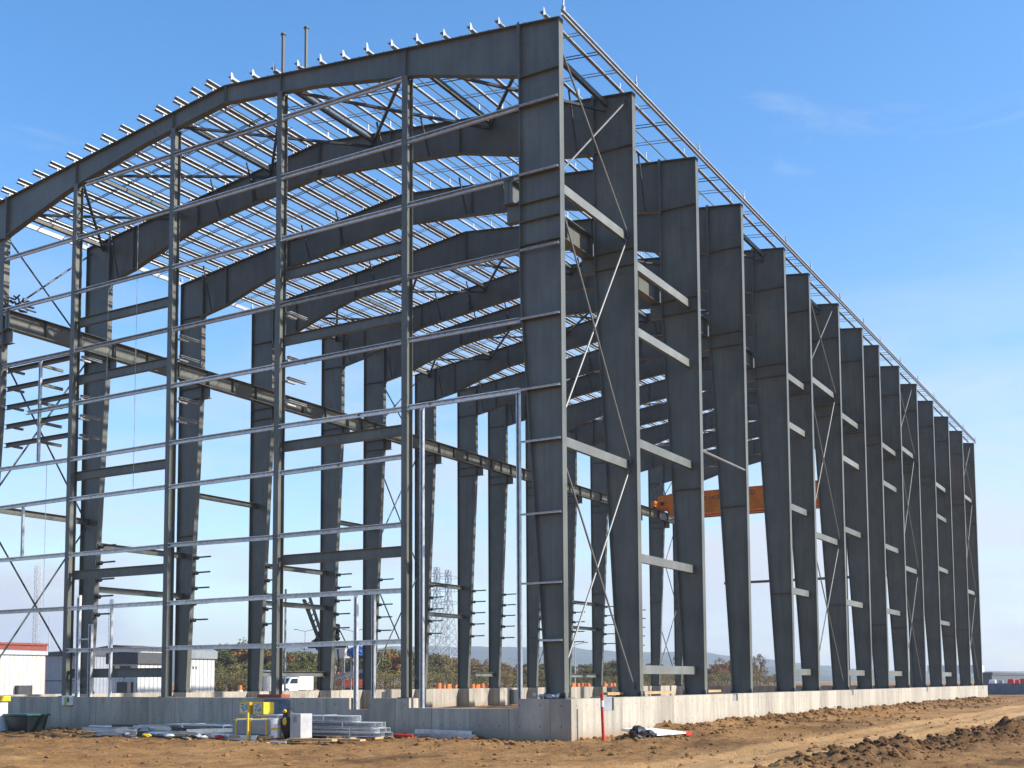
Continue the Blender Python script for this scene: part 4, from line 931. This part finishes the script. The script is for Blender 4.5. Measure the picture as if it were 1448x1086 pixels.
# masts, poles and pylons
def lattice(name, p, h, w0, w1, label, cat, nb=12, arms=(), m=GALVD, th=.12):
    e = empty(name, p, label, cat); b = MB(); lv = [(h*(k/nb)) for k in range(nb+1)]
    wz = lambda z: w0+(w1-w0)*min(1, z/(h*.8))
    cs = [(-1, -1), (1, -1), (1, 1), (-1, 1)]
    V = lambda z, c: Vector((p.x+c[0]*wz(z)/2, p.y+c[1]*wz(z)/2, p.z+z))
    for a in cs: b.bar(V(0, a), V(h*.8, a), th, th); b.bar(V(h*.8, a), V(h, a), th, th)
    for z0, z1 in zip(lv[:-1], lv[1:]):
        for a, c in zip(cs, cs[1:]+cs[:1]):
            b.bar(V(z0, a), V(z1, c), th*.55, th*.55); b.bar(V(z0, c), V(z1, a), th*.55, th*.55); b.bar(V(z1, a), V(z1, c), th*.55, th*.55)
    b.build('tower', m, e, recalc=False)
    for z, l_ in arms:
        b = MB(); dv = Vector((RT.x, RT.y, 0)).normalized()
        for s in (-1, 1):
            t_ = Vector((p.x, p.y, z))+dv*l_*s; b.bar(Vector((p.x, p.y, z-.5)), t_, th*.8, th*.8); b.bar(Vector((p.x, p.y, z+1.2)), t_, th*.8, th*.8)
            b.tube(t_, t_-Vector((0, 0, 1.8)), th*.6, 6)
        b.build('cross_arm', m, e, recalc=False)
    return e
p = site(618, 430); hh = height(618, 802, 430)
lattice('pylon', p, hh, 7.5, 1.6, 'left lattice pylon seen between the gable posts', 'pylon', 12, ((hh*.93, 5), (hh*.82, 6.5), (hh*.71, 5.5)), th=.24)
p = site(634, 440); hh = height(634, 806, 440)
lattice('pylon', p, hh, 7.5, 1.6, 'right lattice pylon, slightly lower than its neighbour', 'pylon', 12, ((hh*.93, 5), (hh*.82, 6.5), (hh*.71, 5.5)), th=.24)
p = site(53, 230); hh = height(53, 800, 230)
lattice('radio_mast', p, hh, 1.1, .8, 'slender lattice radio mast behind the brick building', 'mast', 22, (), th=.09)
for px, y, d, lab in ((71, 868, 170, 'short thin pole right of the radio mast'), (155, 848, 150, 'tall thin pole above the site trailer'), (404, 833, 70, 'pole beside the third gable post')):
    p = site(px, d); hh = height(px, y, d); tag(MB().tube((p.x, p.y, 0), (p.x, p.y, hh), .09 if d > 100 else .07, 8, .06).build('pole', GALVD), lab, 'pole')
for px, y, d, lab in ((432, 893, 190, 'street lamp with two arms beyond the trees on the left'), (500, 893, 190, 'street lamp with round head above the red machines'), (728, 933, 300, 'far street lamp seen through the gable doorway'), (812, 912, 160, 'lamp post right of the corner column')):
    p = site(px, d); hh = height(px, y, d); e = empty('lamp_post', p, lab, 'lamp post'); dv = Vector((RT.x, RT.y, 0)).normalized()
    MB().tube(p, p+Vector((0, 0, hh)), .1, 8, .06).build('pole', GALVD, e)
    b = MB()
    for s in (-1, 1): b.tube(p+Vector((0, 0, hh)), p+dv*1.3*s+Vector((0, 0, hh+.3)), .05, 6); b.bar(p+dv*1.2*s+Vector((0, 0, hh+.3)), p+dv*1.8*s+Vector((0, 0, hh+.32)), .3, .14)
    b.build('lamp_head', GREYP, e)

# vehicles and machines beyond the hall
def wheel(e, c, r, wd, ax):
    ax = Vector(ax); c = Vector(c); t_ = MB().tube(c-ax*wd/2, c+ax*wd/2, r, 16).build('wheel', BLACK, e); MB().tube(c-ax*(wd/2+.02), c+ax*(wd/2+.02), r*.55, 12).build('rim', GALVD, t_)
def truck(px, d, rz, label, box=True):
    p = site(px, d); e = empty('work_truck', p, label, 'truck'); 
    def q(x, y, z): return (p.x+x, p.y+y, z)
    b = MB(); side = [(-2.6, .45), (-2.6, 1.15), (-1.5, 1.3), (-.95, 2.05), (.35, 2.1), (.35, .45)]
    b.prism([q(x, -.95, z) for x, z in side], (0, 0, 0), (0, 1.9, 0)); b.build('cab', WHITE, e, bevel=.06)
    b = MB(); b.prism([q(x, -.96, z) for x, z in ((-1.3, 1.36), (-.9, 1.95), (.2, 1.98), (.2, 1.36))], (0, 0, 0), (0, .02, 0)); b.prism([q(-1.52, -.8, 1.36), q(-1.52, .8, 1.36), q(-1.02, .75, 1.98), q(-1.02, -.75, 1.98)], (-.03, 0, .02), (0, 0, .03)); b.build('window', GLASS, e)
    if box: MB().box(p.x+.4, p.x+3.0, p.y-1.02, p.y+1.02, .6, 2.55).build('cargo_box', WHITE, e, bevel=.04)
    else: MB().box(p.x+.4, p.x+2.9, p.y-.98, p.y+.98, .6, 1.35).build('bed', WHITE, e, bevel=.04)
    MB().box(p.x-2.5, p.x+2.9, p.y-.4, p.y+.4, .4, .6).build('chassis', DARKS, e)
    for x in (-1.7, 2.0):
        for y in (-.85, .85): wheel(e, q(x, y, .42), .42, .28, (0, 1, 0))
    b = MB()
    for y in (-.7, .7): b.box(p.x-2.63, p.x-2.59, p.y+y-.15, p.y+y+.15, .8, 1.0)
    b.build('headlight', OFFW, e)
    return e
truck(412, 140, 0, 'white box truck beyond the shaded wall', True); truck(432, 160, 0, 'white pickup right of the box truck', False); truck(482, 190, 0, 'white van at the far right of the trees', True)
def digger(px, d, m, label, flip=1, boom=True):
    p = site(px, d); e = empty('excavator', p, label, 'excavator'); dv = Vector((RT.x, RT.y, 0)).normalized()*flip; nv = Vector((-dv.y, dv.x, 0))
    Q = lambda a, b_, z: p+dv*a+nv*b_+Vector((0, 0, z))
    for s in (-1, 1):
        b = MB(); b.prism([Q(a, s*1.0-.25, z) for a, z in ((-1.5, .15), (-1.2, 0), (1.2, 0), (1.5, .15), (1.6, .4), (1.3, .75), (-1.3, .75), (-1.6, .4))], (0, 0, 0), nv*.5); b.build('track', BLACK, e)
    b = MB(); b.prism([Q(a, -1.0, z) for a, z in ((-1.9, .9), (1.2, .9), (1.2, 1.6), (-.2, 1.9), (-1.9, 1.8))], (0, 0, 0), nv*2.0); b.build('body', m, e, bevel=.06)
    b = MB(); b.prism([Q(a, -.95, z) for a, z in ((.1, 1.6), (1.2, 1.6), (1.1, 2.5), (.7, 2.9), (.1, 2.9))], (0, 0, 0), nv*.95); cb = b.build('cab', m, e, bevel=.04)
    b = MB(); b.prism([Q(a, -.975, z) for a, z in ((.25, 1.9), (1.05, 1.9), (.98, 2.45), (.65, 2.75), (.25, 2.75))], (0, 0, 0), nv*.02); b.build('window', GLASS, cb)
    if boom:
        b = MB(); b.bar(Q(1.0, .3, 1.5), Q(2.4, .3, 3.3), .28, .4); b.bar(Q(2.4, .3, 3.3), Q(3.4, .3, 2.9), .26, .36); bo = b.build('boom', m, e)
        b = MB(); b.bar(Q(3.3, .3, 3.0), Q(3.5, .3, 1.3), .22, .28); b.build('stick', m, bo)
        b = MB(); b.prism([Q(a, -.1, z) for a, z in ((3.2, 1.3), (3.7, 1.3), (3.9, .8), (3.4, .5), (3.0, .8))], (0, 0, 0), nv*.8); b.build('bucket', DARKS, bo)
    return e
ORM = mat('machine_orange', (.62, .19, .02), .5); RDM = mat('machine_red', (.5, .07, .03), .5)
digger(306, 205, ORM, 'orange excavator in front of the autumn trees', 1); digger(338, 230, ORM, 'small orange excavator partly behind the fourth gable post', -1, False)
digger(472, 160, RDM, 'red excavator beside the black crane arm', 1, False); digger(490, 165, RDM, 'red excavator standing farthest back in its row', -1, False); digger(505, 150, RDM, 'red excavator under the blue tarpaulin', 1, False)
# knuckle-boom crane behind the shaded wall
p = site(455, 66); e = empty('knuckle_boom_crane', p, 'black knuckle boom crane with folded arms behind the hall', 'crane'); dv = Vector((RT.x, RT.y, 0)).normalized(); UPV = Vector((0, 0, 1))
Q = lambda px, y, dd=0: site(px, 66)+UPV*height(px, y, 66)+Vector((FW.x, FW.y, 0))*dd
b = MB(); b.bar(Q(453, 975), Q(455, 903), .3, .3); b.build('mast', DARKS, e)
b = MB()
for dd in (-.25, .25):
    b.bar(Q(452, 906, dd), Q(430, 848, dd), .12, .14); b.bar(Q(457, 902, dd), Q(438, 845, dd), .1, .1)
for k in range(7): t_ = k/7; b.bar(Q(452, 906).lerp(Q(430, 848), t_), Q(457, 902).lerp(Q(438, 845), t_+.06), .06, .06)
b.build('boom', DARKS, e)
b = MB(); rg = random.Random(2)
for _ in range(9): b.blob(Q(450+rg.uniform(0, 9), 897+rg.uniform(0, 9)), rg.uniform(.1, .24), rg, 1, .3)
b.build('slewing_joint', BLACK, e)
b = MB(); b.bar(Q(436, 915), Q(490, 914), .12, .16); b.bar(Q(444, 905), Q(452, 918), .2, .3); b.build('lower_arm', DARKS, e)
b = MB(); b.tube(Q(470, 887), Q(478, 886), .12, 8); b.path([Q(470, 886), Q(472, 896), Q(477, 905)], .07)
for y in (886, 892, 898, 903): b.blob(Q(477, y), .16, rg, 1, .3)
b.build('hook_block', BLACK, e)
b = MB(); b.path([Q(479, 888), Q(490, 910), Q(500, 938), Q(506, 958)], .035); b.path([Q(478, 918), Q(480, 940), Q(477, 952)], .05); b.build('cable', DARKS, e)
p0, p1 = site(462, 80)+UPV*height(462, 961, 80), site(522, 80)+UPV*height(522, 947, 80)
tag(MB().bar(p0, p1, .3, .28).build('conveyor_beam', GALVD), 'slanting grey conveyor beam above the red excavators', 'conveyor')
p = site(506, 90); h0 = height(506, 932, 90); h1 = height(506, 914, 90)
e = empty('tarpaulin_rack', p, 'raised rack holding a bright blue tarpaulin bundle', 'rack')
b = MB(); b.blob((p.x, p.y, (h0+h1)/2), (.8, .8, (h1-h0)/2), random.Random(6), 2, .1); b.build('tarpaulin', BLUE, e)
b = MB(); [b.tube((p.x+a, p.y+a, 0), (p.x+a*.8, p.y+a*.8, h0+.2), .06, 6) for a in (-.4, .4)]; b.build('leg', DARKS, e)
p = site(486, 95); h0 = height(486, 931, 95); h1 = height(486, 916, 95)
e = empty('white_hopper', p, 'white hopper on legs beside the blue tarpaulin', 'hopper')
MB().hexa([(p.x-.5, p.y-.5, h0), (p.x+.5, p.y-.5, h0), (p.x+.5, p.y+.5, h0), (p.x-.5, p.y+.5, h0), (p.x-.8, p.y-.8, h1), (p.x+.8, p.y-.8, h1), (p.x+.8, p.y+.8, h1), (p.x-.8, p.y+.8, h1)]).build('hopper_bin', WHITE, e)
b = MB(); [b.tube((p.x+a, p.y+c_, 0), (p.x+a, p.y+c_, h0+.05), .06, 6) for a in (-.45, .45) for c_ in (-.45, .45)]; b.build('leg', GALVD, e)
# grey tank by the trucks
p = site(378, 125); e = empty('silver_tank', p, 'small silver tank left of the white trucks', 'tank'); MB().tube((p.x, p.y, .3), (p.x, p.y, 2.4), 1.1, 20).build('shell', GALVD, e); b = MB(); b.tube((p.x, p.y, 2.4), (p.x, p.y, 2.8), 1.1, 20, .3); b.build('dome', GALVD, e); MB().tube((p.x, p.y, 0), (p.x, p.y, .3), .8, 16).build('base', DARKS, e)
# orange barrels
proto = None
OB = mat('barrel_orange', (.68, .17, .02), .5)
rg = random.Random(31)
for k, px in enumerate(list(range(622, 704, 5))+list(range(802, 905, 5))+list(range(340, 450, 9))):
    d = 150+rg.uniform(-8, 14); p = site(px+rg.uniform(-2, 2), d); where = 'in the row beyond the gable doorway' if 600 < px < 750 else 'in the row behind the corner column' if px > 750 else 'in the row by the white trucks'
    if proto is None:
        proto = empty('traffic_barrel', p, 'x', 'barrel'); MB().tube(p, p+Vector((0, 0, 1.36)), .36, 14, .27).build('drum', OB, proto); MB().tube(p+Vector((0, 0, .45)), p+Vector((0, 0, .65)), .375, 14, .36).build('band', WHITE, proto); MB().box(p.x-.5, p.x+.5, p.y-.5, p.y+.5, 0, .08).build('foot', BLACK, proto); o = proto
    else: o = copy_tree(proto, p, rg.uniform(0, 6), rg.uniform(.8, .95))
    o['label'] = 'orange traffic barrel ' + where; o['group'] = 'orange traffic barrels ' + where

# ------------------------------------------------------------------ air
hz = MB().box(-3100, 3100, -3100, 3100, -4, 180).build('haze', mat('haze_tmp', (1, 1, 1)))
hm = bpy.data.materials.new('haze'); hm.use_nodes = True; hm.node_tree.nodes.clear()
ho = N(hm.node_tree, 'ShaderNodeOutputMaterial'); hv = N(hm.node_tree, 'ShaderNodeVolumePrincipled', Density=.00030, Anisotropy=.2)
hv.inputs['Color'].default_value = (.80, .88, 1, 1); hm.node_tree.links.new(hv.outputs[0], ho.inputs['Volume'])
hz.data.materials.clear(); hz.data.materials.append(hm); tag(hz, 'thin bluish haze in the air over the site and hills', 'haze', kind='stuff')
